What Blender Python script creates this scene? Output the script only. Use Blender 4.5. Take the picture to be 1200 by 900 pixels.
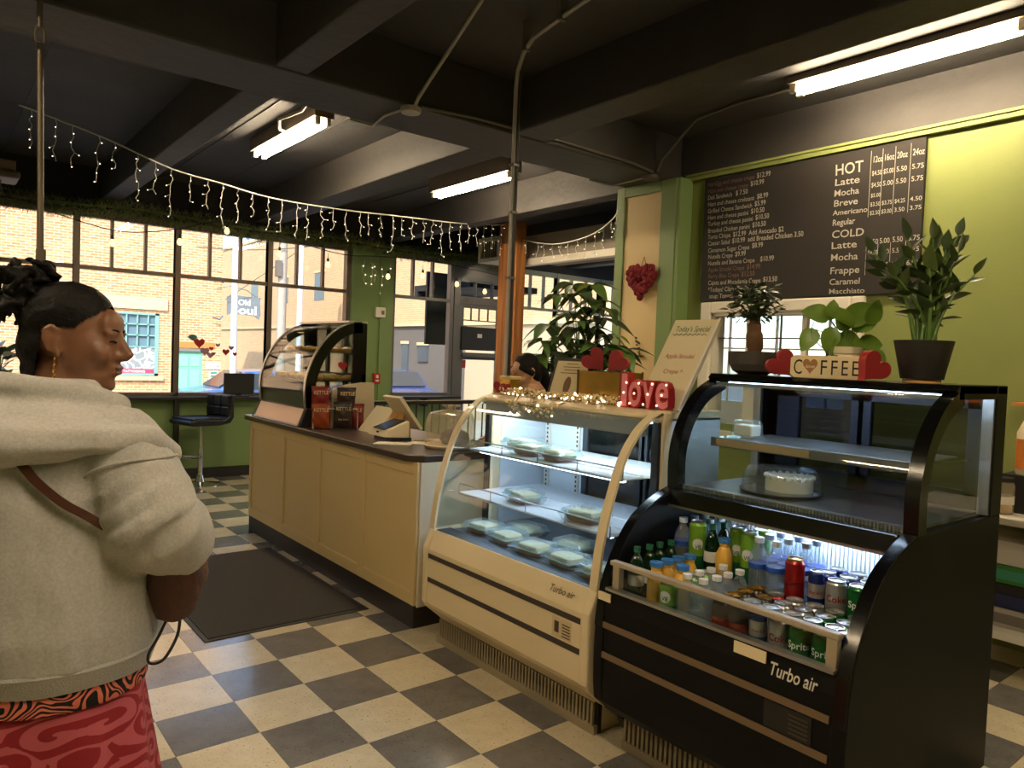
import bpy, bmesh, math, random
from mathutils import Vector, Matrix
random.seed(7)
PI = math.pi
for _o in list(bpy.data.objects): bpy.data.objects.remove(_o)
SC = bpy.context.scene
COL = SC.collection
# ---------------------------------------------------------------- camera
cam_d = bpy.data.cameras.new('camera'); cam = bpy.data.objects.new('camera', cam_d); COL.objects.link(cam)
CP = Vector((-1.32735, -3.65812, 1.48360))
_yaw, _pit, _rol = 0.894612, -0.03697974, 0.03826049
_f = Vector((math.cos(_pit)*math.cos(_yaw), math.cos(_pit)*math.sin(_yaw), math.sin(_pit)))
_r = _f.cross(Vector((0, 0, 1))).normalized(); _u = _r.cross(_f)
_r2 = _r*math.cos(_rol)+_u*math.sin(_rol); _u2 = -_r*math.sin(_rol)+_u*math.cos(_rol)
_m = Matrix((( _r2.x, _u2.x, -_f.x, CP.x), (_r2.y, _u2.y, -_f.y, CP.y), (_r2.z, _u2.z, -_f.z, CP.z), (0, 0, 0, 1)))
cam.matrix_world = _m
cam_d.sensor_fit = 'HORIZONTAL'; cam_d.sensor_width = 36; cam_d.lens = 860.509/1200*36
cam_d.clip_start = .05; cam_d.clip_end = 500
SC.camera = cam
# ---------------------------------------------------------------- sky, sun, exposure
SKY_STRENGTH = 0.36
SUN_STRENGTH = 3.6
TUBE_GAIN = 76.0
W = bpy.data.worlds.new('sky'); SC.world = W; W.use_nodes = True
_n = W.node_tree.nodes; _n.clear()
_sky = _n.new('ShaderNodeTexSky'); _sky.sky_type = 'NISHITA'; _sky.sun_disc = False
_sky.sun_elevation = math.radians(42); _sky.sun_rotation = math.radians(215); _sky.air_density = 1.0; _sky.dust_density = 1.5
_bg = _n.new('ShaderNodeBackground'); _bg.inputs[1].default_value = SKY_STRENGTH
_wo = _n.new('ShaderNodeOutputWorld')
W.node_tree.links.new(_sky.outputs[0], _bg.inputs[0]); W.node_tree.links.new(_bg.outputs[0], _wo.inputs[0])
sun_d = bpy.data.lights.new('sun', 'SUN'); sun_d.energy = SUN_STRENGTH; sun_d.angle = .009; sun_d.color = (1, .95, .87)
sun = bpy.data.objects.new('sun', sun_d); COL.objects.link(sun)
sun.rotation_euler = Vector((.52, .62, -.66)).to_track_quat('-Z', 'Y').to_euler()
sun.location = (-10, -14, 14)
SC.view_settings.view_transform = 'Standard'; SC.view_settings.look = 'None'
SC.view_settings.exposure = 0.75; SC.view_settings.gamma = 1.0; SC.view_settings.use_curve_mapping = False
SC.cycles.max_bounces = 10; SC.cycles.transparent_max_bounces = 24; SC.cycles.diffuse_bounces = 4
SC.cycles.glossy_bounces = 4; SC.cycles.transmission_bounces = 6; SC.cycles.caustics_reflective = False; SC.cycles.caustics_refractive = False
SC.cycles.sample_clamp_indirect = 6.0
# ---------------------------------------------------------------- materials
MATS = {}
def lin(c):
    return tuple(((x/255)/12.92 if x/255 <= .04045 else ((x/255+.055)/1.055)**2.4) for x in c)
def mat(name, rgb=(200, 200, 200), rough=.6, metal=0, var=.06, scale=6, bump=0, bscale=60, emit=0, ecol=None, spec=.5, coat=0, detail=4, trans=0):
    """principled material whose colour is varied by object-space noise"""
    if name in MATS: return MATS[name]
    m = bpy.data.materials.new(name); m.use_nodes = True; MATS[name] = m
    nt = m.node_tree; b = nt.nodes['Principled BSDF']; L = nt.links
    c = lin(rgb)
    b.inputs['Roughness'].default_value = rough; b.inputs['Metallic'].default_value = metal
    b.inputs['Specular IOR Level'].default_value = spec; b.inputs['Coat Weight'].default_value = coat
    b.inputs['Transmission Weight'].default_value = trans
    tc = nt.nodes.new('ShaderNodeTexCoord')
    no = nt.nodes.new('ShaderNodeTexNoise'); no.inputs['Scale'].default_value = scale; no.inputs['Detail'].default_value = detail
    L.new(tc.outputs['Object'], no.inputs['Vector'])
    mx = nt.nodes.new('ShaderNodeMix'); mx.data_type = 'RGBA'
    L.new(no.outputs['Fac'], mx.inputs['Factor'])
    mx.inputs[6].default_value = (*[max(0, x*(1-var)) for x in c], 1); mx.inputs[7].default_value = (*[min(1, x*(1+var)) for x in c], 1)
    L.new(mx.outputs[2], b.inputs['Base Color'])
    if bump:
        n2 = nt.nodes.new('ShaderNodeTexNoise'); n2.inputs['Scale'].default_value = bscale; n2.inputs['Detail'].default_value = 3
        L.new(tc.outputs['Object'], n2.inputs['Vector'])
        bp = nt.nodes.new('ShaderNodeBump'); bp.inputs['Strength'].default_value = bump; bp.inputs['Distance'].default_value = .01
        L.new(n2.outputs['Fac'], bp.inputs['Height']); L.new(bp.outputs[0], b.inputs['Normal'])
    if emit:
        b.inputs['Emission Color'].default_value = (*lin(ecol or rgb), 1); b.inputs['Emission Strength'].default_value = emit
    return m
def glass(name, tint=(255, 255, 255), ior=1.45, rough=0.0, haze=0, hcol=(235, 240, 245)):
    """thin clear sheet: see-through with a Fresnel reflection, optionally a little scattering"""
    if name in MATS: return MATS[name]
    m = bpy.data.materials.new(name); m.use_nodes = True; MATS[name] = m
    nt = m.node_tree; nt.nodes.clear(); L = nt.links
    o = nt.nodes.new('ShaderNodeOutputMaterial'); t = nt.nodes.new('ShaderNodeBsdfTransparent'); g = nt.nodes.new('ShaderNodeBsdfGlossy')
    t.inputs[0].default_value = (*lin(tint), 1); g.inputs['Roughness'].default_value = rough
    fr = nt.nodes.new('ShaderNodeFresnel'); ge = nt.nodes.new('ShaderNodeNewGeometry'); mr = nt.nodes.new('ShaderNodeMapRange')
    mr.inputs['To Min'].default_value = ior; mr.inputs['To Max'].default_value = 1/ior      # same thin-sheet reflection from either face
    L.new(ge.outputs['Backfacing'], mr.inputs[0]); L.new(mr.outputs[0], fr.inputs[0])
    mx = nt.nodes.new('ShaderNodeMixShader'); L.new(fr.outputs[0], mx.inputs[0]); L.new(t.outputs[0], mx.inputs[1]); L.new(g.outputs[0], mx.inputs[2])
    out = mx
    if haze:
        d = nt.nodes.new('ShaderNodeBsdfDiffuse'); d.inputs[0].default_value = (*lin(hcol), 1)
        m2 = nt.nodes.new('ShaderNodeMixShader'); m2.inputs[0].default_value = haze
        L.new(mx.outputs[0], m2.inputs[1]); L.new(d.outputs[0], m2.inputs[2]); out = m2
    L.new(out.outputs[0], o.inputs[0])
    return m
def nodemat(name):
    m = bpy.data.materials.new(name); m.use_nodes = True; MATS[name] = m
    nt = m.node_tree
    return m, nt, nt.nodes['Principled BSDF'], nt.links
def ramp(nt, stops, interp='LINEAR'):
    r = nt.nodes.new('ShaderNodeValToRGB'); cr = r.color_ramp; cr.interpolation = interp
    while len(cr.elements) < len(stops): cr.elements.new(.5)
    for e, (p, c) in zip(cr.elements, stops): e.position = p; e.color = (*lin(c), 1)
    return r
# ---------------------------------------------------------------- mesh builder
class MB:
    def __init__(s): s.v = []; s.f = []; s.m = []; s.M = None
    def P(s, p):
        p = Vector(p); return tuple(s.M @ p) if s.M is not None else tuple(p)
    def add(s, vs, fs, mi=0):
        k = len(s.v); s.v += [s.P(p) for p in vs]; s.f += [tuple(i+k for i in f) for f in fs]; s.m += ([mi]*len(fs) if isinstance(mi, int) else list(mi)); return s
    def box(s, x0, x1, y0, y1, z0, z1, mi=0):
        return s.add([(x0, y0, z0), (x1, y0, z0), (x1, y1, z0), (x0, y1, z0), (x0, y0, z1), (x1, y0, z1), (x1, y1, z1), (x0, y1, z1)],
                     [(0, 3, 2, 1), (4, 5, 6, 7), (0, 1, 5, 4), (1, 2, 6, 5), (2, 3, 7, 6), (3, 0, 4, 7)], mi)
    def prism(s, pts, axis, a, b, mi=0):
        n = len(pts)
        def q(p, t): return {'x': (t, p[0], p[1]), 'y': (p[0], t, p[1]), 'z': (p[0], p[1], t)}[axis]
        vs = [q(p, a) for p in pts]+[q(p, b) for p in pts]
        fs = [tuple(range(n)), tuple(range(2*n-1, n-1, -1))]+[(i, (i+1) % n, n+(i+1) % n, n+i) for i in range(n)]
        return s.add(vs, fs, mi)
    def band(s, pts, th, axis, a, b, mi=0):
        """a polyline thickened by th (to its left) and extruded"""
        off = []
        for i, p in enumerate(pts):
            p0 = pts[max(i-1, 0)]; p1 = pts[min(i+1, len(pts)-1)]
            d = Vector((p1[0]-p0[0], p1[1]-p0[1])).normalized(); off.append((p[0]-d.y*th, p[1]+d.x*th))
        n = len(pts)
        for i in range(n-1):
            s.prism([pts[i], pts[i+1], off[i+1], off[i]], axis, a, b, mi)
        return s
    def strip(s, pts, th, axis, a, b, mi=0):
        """as band, but one closed shell"""
        off = []
        for i, p in enumerate(pts):
            p0 = pts[max(i-1, 0)]; p1 = pts[min(i+1, len(pts)-1)]
            d = Vector((p1[0]-p0[0], p1[1]-p0[1])).normalized(); off.append((p[0]-d.y*th, p[1]+d.x*th))
        n = len(pts)
        def q(p, t): return {'x': (t, p[0], p[1]), 'y': (p[0], t, p[1]), 'z': (p[0], p[1], t)}[axis]
        vs = [q(p, a) for p in pts]+[q(p, b) for p in pts]+[q(p, a) for p in off]+[q(p, b) for p in off]
        fs = []
        for i in range(n-1):
            fs += [(i, i+1, n+i+1, n+i), (2*n+i, 3*n+i, 3*n+i+1, 2*n+i+1), (i, 2*n+i, 2*n+i+1, i+1), (n+i, n+i+1, 3*n+i+1, 3*n+i)]
        fs += [(0, n, 3*n, 2*n), (n-1, 3*n-1, 4*n-1, 2*n-1)]
        return s.add(vs, fs, mi)
    def lathe(s, prof, c=(0, 0, 0), n=16, mi=0, sx=1, sy=1, rot=0):
        vs = []; fs = []; ms = []; k = len(prof)
        for r, z in prof:
            for i in range(n):
                a = 2*PI*i/n+rot; vs.append((c[0]+r*sx*math.cos(a), c[1]+r*sy*math.sin(a), c[2]+z))
        for j in range(k-1):
            for i in range(n):
                i2 = (i+1) % n; fs.append((j*n+i, j*n+i2, (j+1)*n+i2, (j+1)*n+i)); ms.append(mi if isinstance(mi, int) else mi[j])
        if prof[0][0] > 1e-6: fs.append(tuple(range(n-1, -1, -1))); ms.append(ms[0])
        if prof[-1][0] > 1e-6: fs.append(tuple((k-1)*n+i for i in range(n))); ms.append(ms[k*n-n-1] if len(ms) > 1 else 0)
        return s.add(vs, fs, ms)
    def tube(s, path, r, n=8, mi=0, closed=False):
        path = [Vector(p) for p in path]; k = len(path); rr = r if isinstance(r, (list, tuple)) else [r]*k
        vs = []; fs = []; up = None
        for i, p in enumerate(path):
            if closed: d = path[(i+1) % k]-path[i-1]
            else: d = path[min(i+1, k-1)]-path[max(i-1, 0)]
            d = d.normalized() if d.length > 1e-9 else Vector((0, 0, 1))
            if up is None: up = Vector((0, 0, 1)) if abs(d.z) < .9 else Vector((1, 0, 0))
            x = (up-d*up.dot(d)); x = x.normalized() if x.length > 1e-6 else d.orthogonal().normalized()
            y = d.cross(x); up = x
            for j in range(n):
                a = 2*PI*j/n; vs.append(p+(x*math.cos(a)+y*math.sin(a))*rr[i])
        for i in range(k if closed else k-1):
            i2 = (i+1) % k
            for j in range(n):
                j2 = (j+1) % n; fs.append((i*n+j, i*n+j2, i2*n+j2, i2*n+j))
        if not closed: fs += [tuple(range(n-1, -1, -1)), tuple((k-1)*n+j for j in range(n))]
        return s.add(vs, fs, mi)
    def ell(s, c, r, n=12, k=8, mi=0):
        if not isinstance(r, (tuple, list)): r = (r, r, r)
        vs = [(c[0], c[1], c[2]-r[2])]; fs = []
        for j in range(1, k):
            t = PI*j/k-PI/2
            for i in range(n):
                a = 2*PI*i/n; vs.append((c[0]+r[0]*math.cos(t)*math.cos(a), c[1]+r[1]*math.cos(t)*math.sin(a), c[2]+r[2]*math.sin(t)))
        vs.append((c[0], c[1], c[2]+r[2])); e = len(vs)-1
        for i in range(n):
            i2 = (i+1) % n; fs.append((0, 1+i2, 1+i)); fs.append((e, e-n+i, e-n+i2))
            for j in range(k-2): fs.append((1+j*n+i, 1+j*n+i2, 1+(j+1)*n+i2, 1+(j+1)*n+i))
        return s.add(vs, fs, mi)
    def loft(s, rings, n=24, mi=0, pw=1.0):
        """rings of (x, y, z, rx, ry) stacked ellipses"""
        vs = []; fs = []; k = len(rings)
        for (x, y, z, rx, ry) in rings:
            for i in range(n):
                a = 2*PI*i/n; ca, sa = math.cos(a), math.sin(a)
                ca = math.copysign(abs(ca)**pw, ca); sa = math.copysign(abs(sa)**pw, sa)
                vs.append((x+rx*ca, y+ry*sa, z))
        for j in range(k-1):
            for i in range(n):
                i2 = (i+1) % n; fs.append((j*n+i, j*n+i2, (j+1)*n+i2, (j+1)*n+i))
        fs += [tuple(range(n-1, -1, -1)), tuple((k-1)*n+i for i in range(n))]
        return s.add(vs, fs, mi)
    def mesh(s, name, mats, smooth=None, off=(0, 0, 0), fix=True):
        me = bpy.data.meshes.new(name); o = Vector(off)
        me.from_pydata([tuple(Vector(v)-o) for v in s.v], [], s.f)
        for m in (mats if isinstance(mats, (list, tuple)) else [mats]): me.materials.append(m)
        if any(s.m): me.polygons.foreach_set('material_index', s.m)
        if fix:
            bm = bmesh.new(); bm.from_mesh(me); bmesh.ops.recalc_face_normals(bm, faces=bm.faces); bm.to_mesh(me); bm.free()
        if smooth is not None:
            me.polygons.foreach_set('use_smooth', [True]*len(me.polygons)); me.set_sharp_from_angle(angle=math.radians(smooth))
        me.update(); return me
    def build(s, name, mats, parent=None, smooth=None, bevel=0, local=False, fix=True, base=True):
        """one mesh object. Coordinates are world ones unless local"""
        if parent is not None:
            off = (0, 0, 0) if local else WL[parent.name]
            o = bpy.data.objects.new(name, s.mesh(name, mats, smooth, off, fix)); COL.objects.link(o); o.parent = parent
            WL[o.name] = Vector(off)
        else:
            off = Vector((0, 0, 0))
            if base and not local:
                xs = [v[0] for v in s.v]; ys = [v[1] for v in s.v]; zs = [v[2] for v in s.v]
                off = Vector(((min(xs)+max(xs))/2, (min(ys)+max(ys))/2, min(zs)))
            o = bpy.data.objects.new(name, s.mesh(name, mats, smooth, off, fix)); COL.objects.link(o); o.location = off; WL[o.name] = Vector(off)
        if bevel:
            b = o.modifiers.new('bevel', 'BEVEL'); b.width = bevel; b.segments = 2; b.limit_method = 'ANGLE'; b.angle_limit = math.radians(40)
        return o
WL = {}
def tag(o, label=None, cat=None, group=None, kind=None):
    if label: o['label'] = label
    if cat: o['category'] = cat
    if group: o['group'] = group
    if kind: o['kind'] = kind
    return o
def thing(name, loc=(0, 0, 0), label=None, cat=None, group=None, kind=None, rz=0):
    o = bpy.data.objects.new(name, None); COL.objects.link(o); o.location = loc; o.rotation_euler = (0, 0, rz)
    o.empty_display_size = .1; WL[o.name] = Vector(loc)
    return tag(o, label, cat, group, kind)
def piece(name, me, parent, loc=(0, 0, 0), rot=(0, 0, 0), scale=(1, 1, 1)):
    o = bpy.data.objects.new(name, me); COL.objects.link(o); o.parent = parent; o.location = loc; o.rotation_euler = rot; o.scale = scale
    WL[o.name] = Vector((0, 0, 0)); return o
def copy_tree(o, parent=None):
    c = o.copy(); COL.objects.link(c); c.parent = parent; WL[c.name] = Vector((0, 0, 0))
    for ch in o.children: copy_tree(ch, c)
    return c
def child(parent, name, mats, fn, smooth=None, bevel=0):
    mb = MB(); fn(mb); return mb.build(name, mats, parent, smooth, bevel)
def bx(parent, name, m, *b, bevel=0):
    return MB().box(*b).build(name, m, parent, bevel=bevel)
def evaluated_mesh(o, name):
    dg = bpy.context.evaluated_depsgraph_get(); return bpy.data.meshes.new_from_object(o.evaluated_get(dg)), name
_txt = {}
def text_geo(s, shear=0, bold=0, depth=0, space=1.0):
    """letters as flat polygons, size 1, left-aligned on the base line"""
    k = (s, shear, bold, depth, space)
    if k in _txt: return _txt[k]
    cu = bpy.data.curves.new('lettering', 'FONT'); cu.body = s; cu.shear = shear; cu.offset = bold; cu.extrude = depth; cu.space_character = space; cu.resolution_u = 3
    o = bpy.data.objects.new('lettering', cu); COL.objects.link(o)
    bpy.context.view_layer.update()
    dg = bpy.context.evaluated_depsgraph_get(); me = bpy.data.meshes.new_from_object(o.evaluated_get(dg))
    vs = [tuple(v.co) for v in me.vertices]; fs = [tuple(p.vertices) for p in me.polygons]
    bpy.data.objects.remove(o); bpy.data.curves.remove(cu); bpy.data.meshes.remove(me)
    w = max([v[0] for v in vs], default=0)
    _txt[k] = (vs, fs, w); return _txt[k]
def put_text(mb, s, org, ux, uy, size, width=None, mi=0, **kw):
    """writes s from org along ux with up uy"""
    vs, fs, w = text_geo(s, **kw); ux = Vector(ux).normalized(); uy = Vector(uy).normalized(); nz = ux.cross(uy)
    kx = size if width is None else width/max(w, 1e-6)
    o = Vector(org); mb.add([o+ux*v[0]*kx+uy*v[1]*size+nz*v[2]*size for v in vs], fs, mi)
    return mb
def wrap_text(mb, s, r, ang, z, size, mi=0, vertical=False, **kw):
    """writes s round a cylinder of radius r about the local z axis, centred on angle ang"""
    vs, fs, w = text_geo(s, **kw); out = []
    for v in vs:
        if vertical: x, y = -v[1]*size+size*.35, v[0]*size-w*size/2
        else: x, y = (v[0]-w/2)*size, v[1]*size
        a = ang+x/r; out.append((r*math.cos(a), r*math.sin(a), z+y))
    mb.add(out, fs, mi)
def rnd(a, b): return random.uniform(a, b)
# ================================================================ setting
T = .3048
def tile_mat(name, base, dark, spk):
    m, nt, b, L = nodemat(name)
    tc = nt.nodes.new('ShaderNodeTexCoord'); oi = nt.nodes.new('ShaderNodeObjectInfo')
    ad = nt.nodes.new('ShaderNodeVectorMath'); ad.operation = 'ADD'
    cm = nt.nodes.new('ShaderNodeVectorMath'); cm.operation = 'SCALE'; cm.inputs['Scale'].default_value = 37
    cb = nt.nodes.new('ShaderNodeCombineXYZ'); L.new(oi.outputs['Random'], cb.inputs[0]); L.new(oi.outputs['Random'], cb.inputs[1])
    L.new(cb.outputs[0], cm.inputs[0]); L.new(tc.outputs['Object'], ad.inputs[0]); L.new(cm.outputs[0], ad.inputs[1])
    n1 = nt.nodes.new('ShaderNodeTexNoise'); n1.inputs['Scale'].default_value = 9; n1.inputs['Detail'].default_value = 8; n1.inputs['Roughness'].default_value = .7
    L.new(ad.outputs[0], n1.inputs['Vector'])
    r1 = ramp(nt, [(.3, dark), (.7, base)]); L.new(n1.outputs['Fac'], r1.inputs[0])
    n2 = nt.nodes.new('ShaderNodeTexNoise'); n2.inputs['Scale'].default_value = 95; n2.inputs['Detail'].default_value = 2
    L.new(ad.outputs[0], n2.inputs['Vector'])
    r2 = ramp(nt, [(.30, (255, 255, 255)), (.36, (0, 0, 0))]); L.new(n2.outputs['Fac'], r2.inputs[0])
    mx = nt.nodes.new('ShaderNodeMix'); mx.data_type = 'RGBA'; L.new(r2.outputs[0], mx.inputs['Factor']); L.new(r1.outputs[0], mx.inputs[6]); mx.inputs[7].default_value = (*lin(spk), 1)
    L.new(mx.outputs[2], b.inputs['Base Color']); b.inputs['Coat Weight'].default_value = .45; b.inputs['Coat Roughness'].default_value = .12
    rr = nt.nodes.new('ShaderNodeMapRange'); rr.inputs['To Min'].default_value = .14; rr.inputs['To Max'].default_value = .30
    L.new(n1.outputs['Fac'], rr.inputs[0]); L.new(rr.outputs[0], b.inputs['Roughness'])
    bp = nt.nodes.new('ShaderNodeBump'); bp.inputs['Strength'].default_value = .12; bp.inputs['Distance'].default_value = .01
    n3 = nt.nodes.new('ShaderNodeTexNoise'); n3.inputs['Scale'].default_value = 14; n3.inputs['Detail'].default_value = 4; L.new(ad.outputs[0], n3.inputs['Vector'])
    L.new(n3.outputs['Fac'], bp.inputs['Height']); L.new(bp.outputs[0], b.inputs['Normal'])
    return m
M_tl = tile_mat('cream_vinyl_tile', (226, 214, 186), (206, 193, 163), (150, 132, 105))
M_td = tile_mat('charcoal_vinyl_tile', (122, 119, 116), (100, 98, 97), (76, 74, 74))
M_green = mat('green_wall_paint', (132, 142, 80), .55, var=.05, bump=.10, bscale=90)
M_green2 = mat('leaf_green_wall_paint', (116, 140, 86), .5, var=.05, bump=.2, bscale=90)
M_black = mat('black_ceiling_paint', (64, 62, 63), .7, var=.25, scale=3, bump=.35, bscale=18)
M_beam = mat('black_concrete_beam', (56, 53, 51), .6, var=.25, scale=4, bump=.5, bscale=14)
M_blackwall = mat('black_wall_paint', (32, 30, 29), .7, var=.15)
M_cream = mat('cream_wall_paint', (214, 190, 140), .6, var=.04)
M_bronze = mat('bronze_window_frame', (112, 98, 84), .4, metal=.3, var=.08)
M_alu = mat('grey_aluminium_frame', (112, 112, 112), .4, metal=.4, var=.05)
M_pane = glass('window_glass', (250, 252, 252), 1.38)
M_white = mat('white_paint', (228, 222, 208), .45, var=.03)
M_kick = mat('black_rubber_base', (34, 32, 31), .5, var=.1)
M_plaster = mat('plain_plaster', (170, 165, 150), .8, var=.05)
fl = MB().box(-4.2, 9, -6.5, 4.85, -.08, -.004).build('floor', mat('floor_grout', (60, 56, 52), .8), base=False)
tag(fl, kind='structure')
g = .0008
def tile_mesh(nm, m): return MB().box(g, T-g, g, T-g, -.004, 0).mesh(nm, m)
me_tl, me_td = tile_mesh('cream_tile', M_tl), tile_mesh('charcoal_tile', M_td)
far = MB(); cnt = 0
for j in range(-14, 30):
    for m_ in range(-22, 16):
        x, y = j*T, m_*T
        if x < -4.2 or x+T > 9.0 or y < -6.5: continue
        dk = (m_+1+j) % 2 == 0
        near = (-1.7 < x < .80 and -3.3 < y < 4.85) or (.80 <= x < 2.5 and y > 2.1) or (1.5 < x < 3.3 and -3.3 < y < -1.6)
        if near and y+T < 4.86 and cnt < 299:
            piece('tile', me_td if dk else me_tl, fl, (x, y, 0)); cnt += 1
        else:
            y1 = min(y+T, 4.85)
            if y1-y > .02: far.box(x+g, x+T-g, y+g, y1-g, -.004, 0, 1 if dk else 0)
tag(far.build('tile_field', [M_tl, M_td], fl), kind='stuff')
# ---- ceiling with girder and joists
ce = tag(MB().box(-4.4, 9.2, -6.7, 5.05, 3.23, 3.55).build('ceiling', M_black, base=False), kind='structure')
bx(ce, 'girder', M_beam, -4.2, 9, .07, .54, 2.90, 3.235, bevel=.012)
for x0, x1 in ((-3.15, -2.97), (-1.55, -1.37), (.05, .22), (1.60, 1.87), (3.27, 3.45), (4.9, 5.1), (6.5, 6.7)):
    bx(ce, 'beam', M_beam, x0, x1, .54, 4.85, 2.905, 3.235, bevel=.01)
    bx(ce, 'beam', M_beam, x0, x1, -6.5, .07, 2.905, 3.235, bevel=.01)
for x in (-.75, .62, 1.15, 2.3, 2.75):
    bx(ce, 'plank_seam', M_beam, x, x+.012, .54, 4.85, 3.224, 3.231)
# ---- walls
wl = tag(MB().box(-4.4, -4.2, -6.7, 5.05, -.8, 3.23).build('wall_left', M_green, base=False), kind='structure')
wb = tag(MB().box(-4.2, 9.2, -6.7, -6.5, -.8, 3.23).build('wall_back', M_green, base=False), kind='structure')
wr = tag(thing('wall_right', (3.36, -3.2, 0)), kind='structure')
HY0, HY1, HZ0, HZ1 = -1.335, -.27, 1.05, 1.865
for b in ((3.3, 3.42, -6.5, HY0, 0, 2.93), (3.3, 3.42, HY1, .02, 0, 2.93), (3.3, 3.42, HY0, HY1, 0, HZ0), (3.3, 3.42, HY0, HY1, HZ1, 2.93)):
    bx(wr, 'wall_panel', M_green, *b)
bx(wr, 'soffit_panel', M_blackwall, 3.29, 3.42, -6.5, .07, 2.93, 3.23)
t1 = tag(MB().box(3.265, 3.3, -6.4, .01, 2.885, 2.93).box(3.255, 3.3, -6.4, .01, 2.915, 2.932).build('trim_1', M_green, base=False), kind='structure')
# column under the girder
cl = tag(thing('trim_2', (3.25, .3, 0)), kind='structure')
bx(cl, 'column_shaft', M_cream, 3.16, 3.42, .02, .60, 0, 2.9)
bx(cl, 'corner_trim', M_green2, 3.145, 3.43, .0, .15, 0, 2.9, bevel=.006)
bx(cl, 'corner_trim', M_green2, 3.145, 3.43, .53, .62, 0, 2.9, bevel=.006)
bx(cl, 'corner_bead', M_green2, 3.15, 3.30, -.035, .0, 0, 2.9, bevel=.01)
bx(cl, 'head_trim', M_green2, 3.145, 3.20, .15, .53, 2.82, 2.9)
# pass-through window
w0 = tag(thing('window_20', (3.3, -.8, 1.05)), kind='structure')
for b in ((3.265, 3.3, HY0-.09, HY0, HZ0-.09, HZ1+.085), (3.265, 3.3, HY1, HY1+.09, HZ0-.09, HZ1+.085), (3.265, 3.3, HY0, HY1, HZ1, HZ1+.085), (3.25, 3.3, HY0-.1, HY1+.1, HZ0-.13, HZ0-.05)):
    bx(w0, 'casing', M_white, *b, bevel=.01)
bx(w0, 'jamb', M_white, 3.29, 3.43, HY1-.02, HY1, HZ0, HZ1); bx(w0, 'jamb', M_white, 3.29, 3.43, HY0, HY0+.02, HZ0, HZ1); bx(w0, 'jamb', M_white, 3.29, 3.43, HY0, HY1, HZ1-.02, HZ1)
bx(w0, 'stile', M_white, 3.35, 3.39, -.62, -.53, HZ0, HZ1); bx(w0, 'stile', M_white, 3.35, 3.39, -1.0, -.965, HZ0, HZ1)
for y in (-.80,): bx(w0, 'muntin', M_alu, 3.36, 3.375, y-.005, y+.005, HZ0, HZ1)
bx(w0, 'muntin', M_alu, 3.36, 3.375, HY0, HY1, 1.68, 1.69)
bx(w0, 'pane', M_pane, 3.366, 3.369, HY0, HY1, HZ0, HZ1)
# front wall
wf = tag(thing('wall_front', (0, 4.95, 0)), kind='structure')
bx(wf, 'header', M_blackwall, -4.2, 9, 4.85, 5.05, 2.80, 3.23)
for x0, x1 in ((-4.2, 4.42), (5.52, 9.0)): bx(wf, 'wall_panel', M_green2, x0, x1, 4.85, 5.05, -.8, .90)
bx(wf, 'pillar', M_green2, 2.84, 3.43, 4.80, 5.05, 0, 2.80); bx(wf, 'pillar', M_green2, -4.2, -4.02, 4.85, 5.05, 0, 2.8)
bx(wf, 'pillar_corner', M_green2, 2.84, 2.98, 4.78, 4.80, 0, 2.80)
bx(wf, 'window_sill', M_white, -4.0, 4.42, 5.0, 5.12, .90, .925)
for n, (x0, x1) in enumerate(((-4.2, 4.42), (5.52, 9.0))):
    tag(MB().box(x0, x1, 4.825, 4.85, 0, .115).build('baseboard_front_%d' % (n+1), M_kick, base=False), kind='structure')
wn = [0]
def window_unit(x0, x1, parts, m, z0=.925, zb=2.225, z1=2.73, y=4.90, f=.028, g_=.014):
    wn[0] += 1
    w = tag(thing('window_%d' % wn[0], ((x0+x1)/2, y, z0)), kind='structure')
    for b in ((x0-f, x0+f, y-.05, y+.05, z0-.03, 2.80), (x0, x1, y-.04, y+.04, z1, 2.80), (x0, x1, y-.05, y+.05, z0-.03, z0+.03)):
        bx(w, 'frame', m, *b, bevel=.004)
    bx(w, 'frame', m, x1-f, x1+f, y-.049, y+.049, z0-.03, 2.80, bevel=.004)
    bx(w, 'transom_bar', m, x0, x1, y-.035, y+.035, zb-.02, zb+.02)
    for k in range(1, parts):
        x = x0+(x1-x0)*k/parts; bx(w, 'mullion', m, x-g_, x+g_, y-.03, y+.03, zb, z1)
    for k in range(parts):
        a, c = x0+(x1-x0)*k/parts, x0+(x1-x0)*(k+1)/parts
        bx(w, 'pane', M_pane, a+.014, c-.014, y-.003, y+.003, zb+.02, z1)
    bx(w, 'pane', M_pane, x0+f, x1-f, y-.003, y+.003, z0+.03, zb-.02)
    return w
for a, b in ((-4.02, -3.05), (-3.05, -2.08), (-2.08, -1.11), (-1.11, -.138), (-.138, .815), (.815, 1.826), (1.826, 2.82)): window_unit(a, b, 3, M_bronze)
window_unit(3.46, 4.38, 3, M_alu)
for a, b in ((5.55, 6.35), (6.35, 7.3), (7.3, 8.25), (8.25, 8.97)): window_unit(a, b, 3, mat('pale_green_frame', (150, 160, 146), .5), f=.02, g_=.009)
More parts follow.
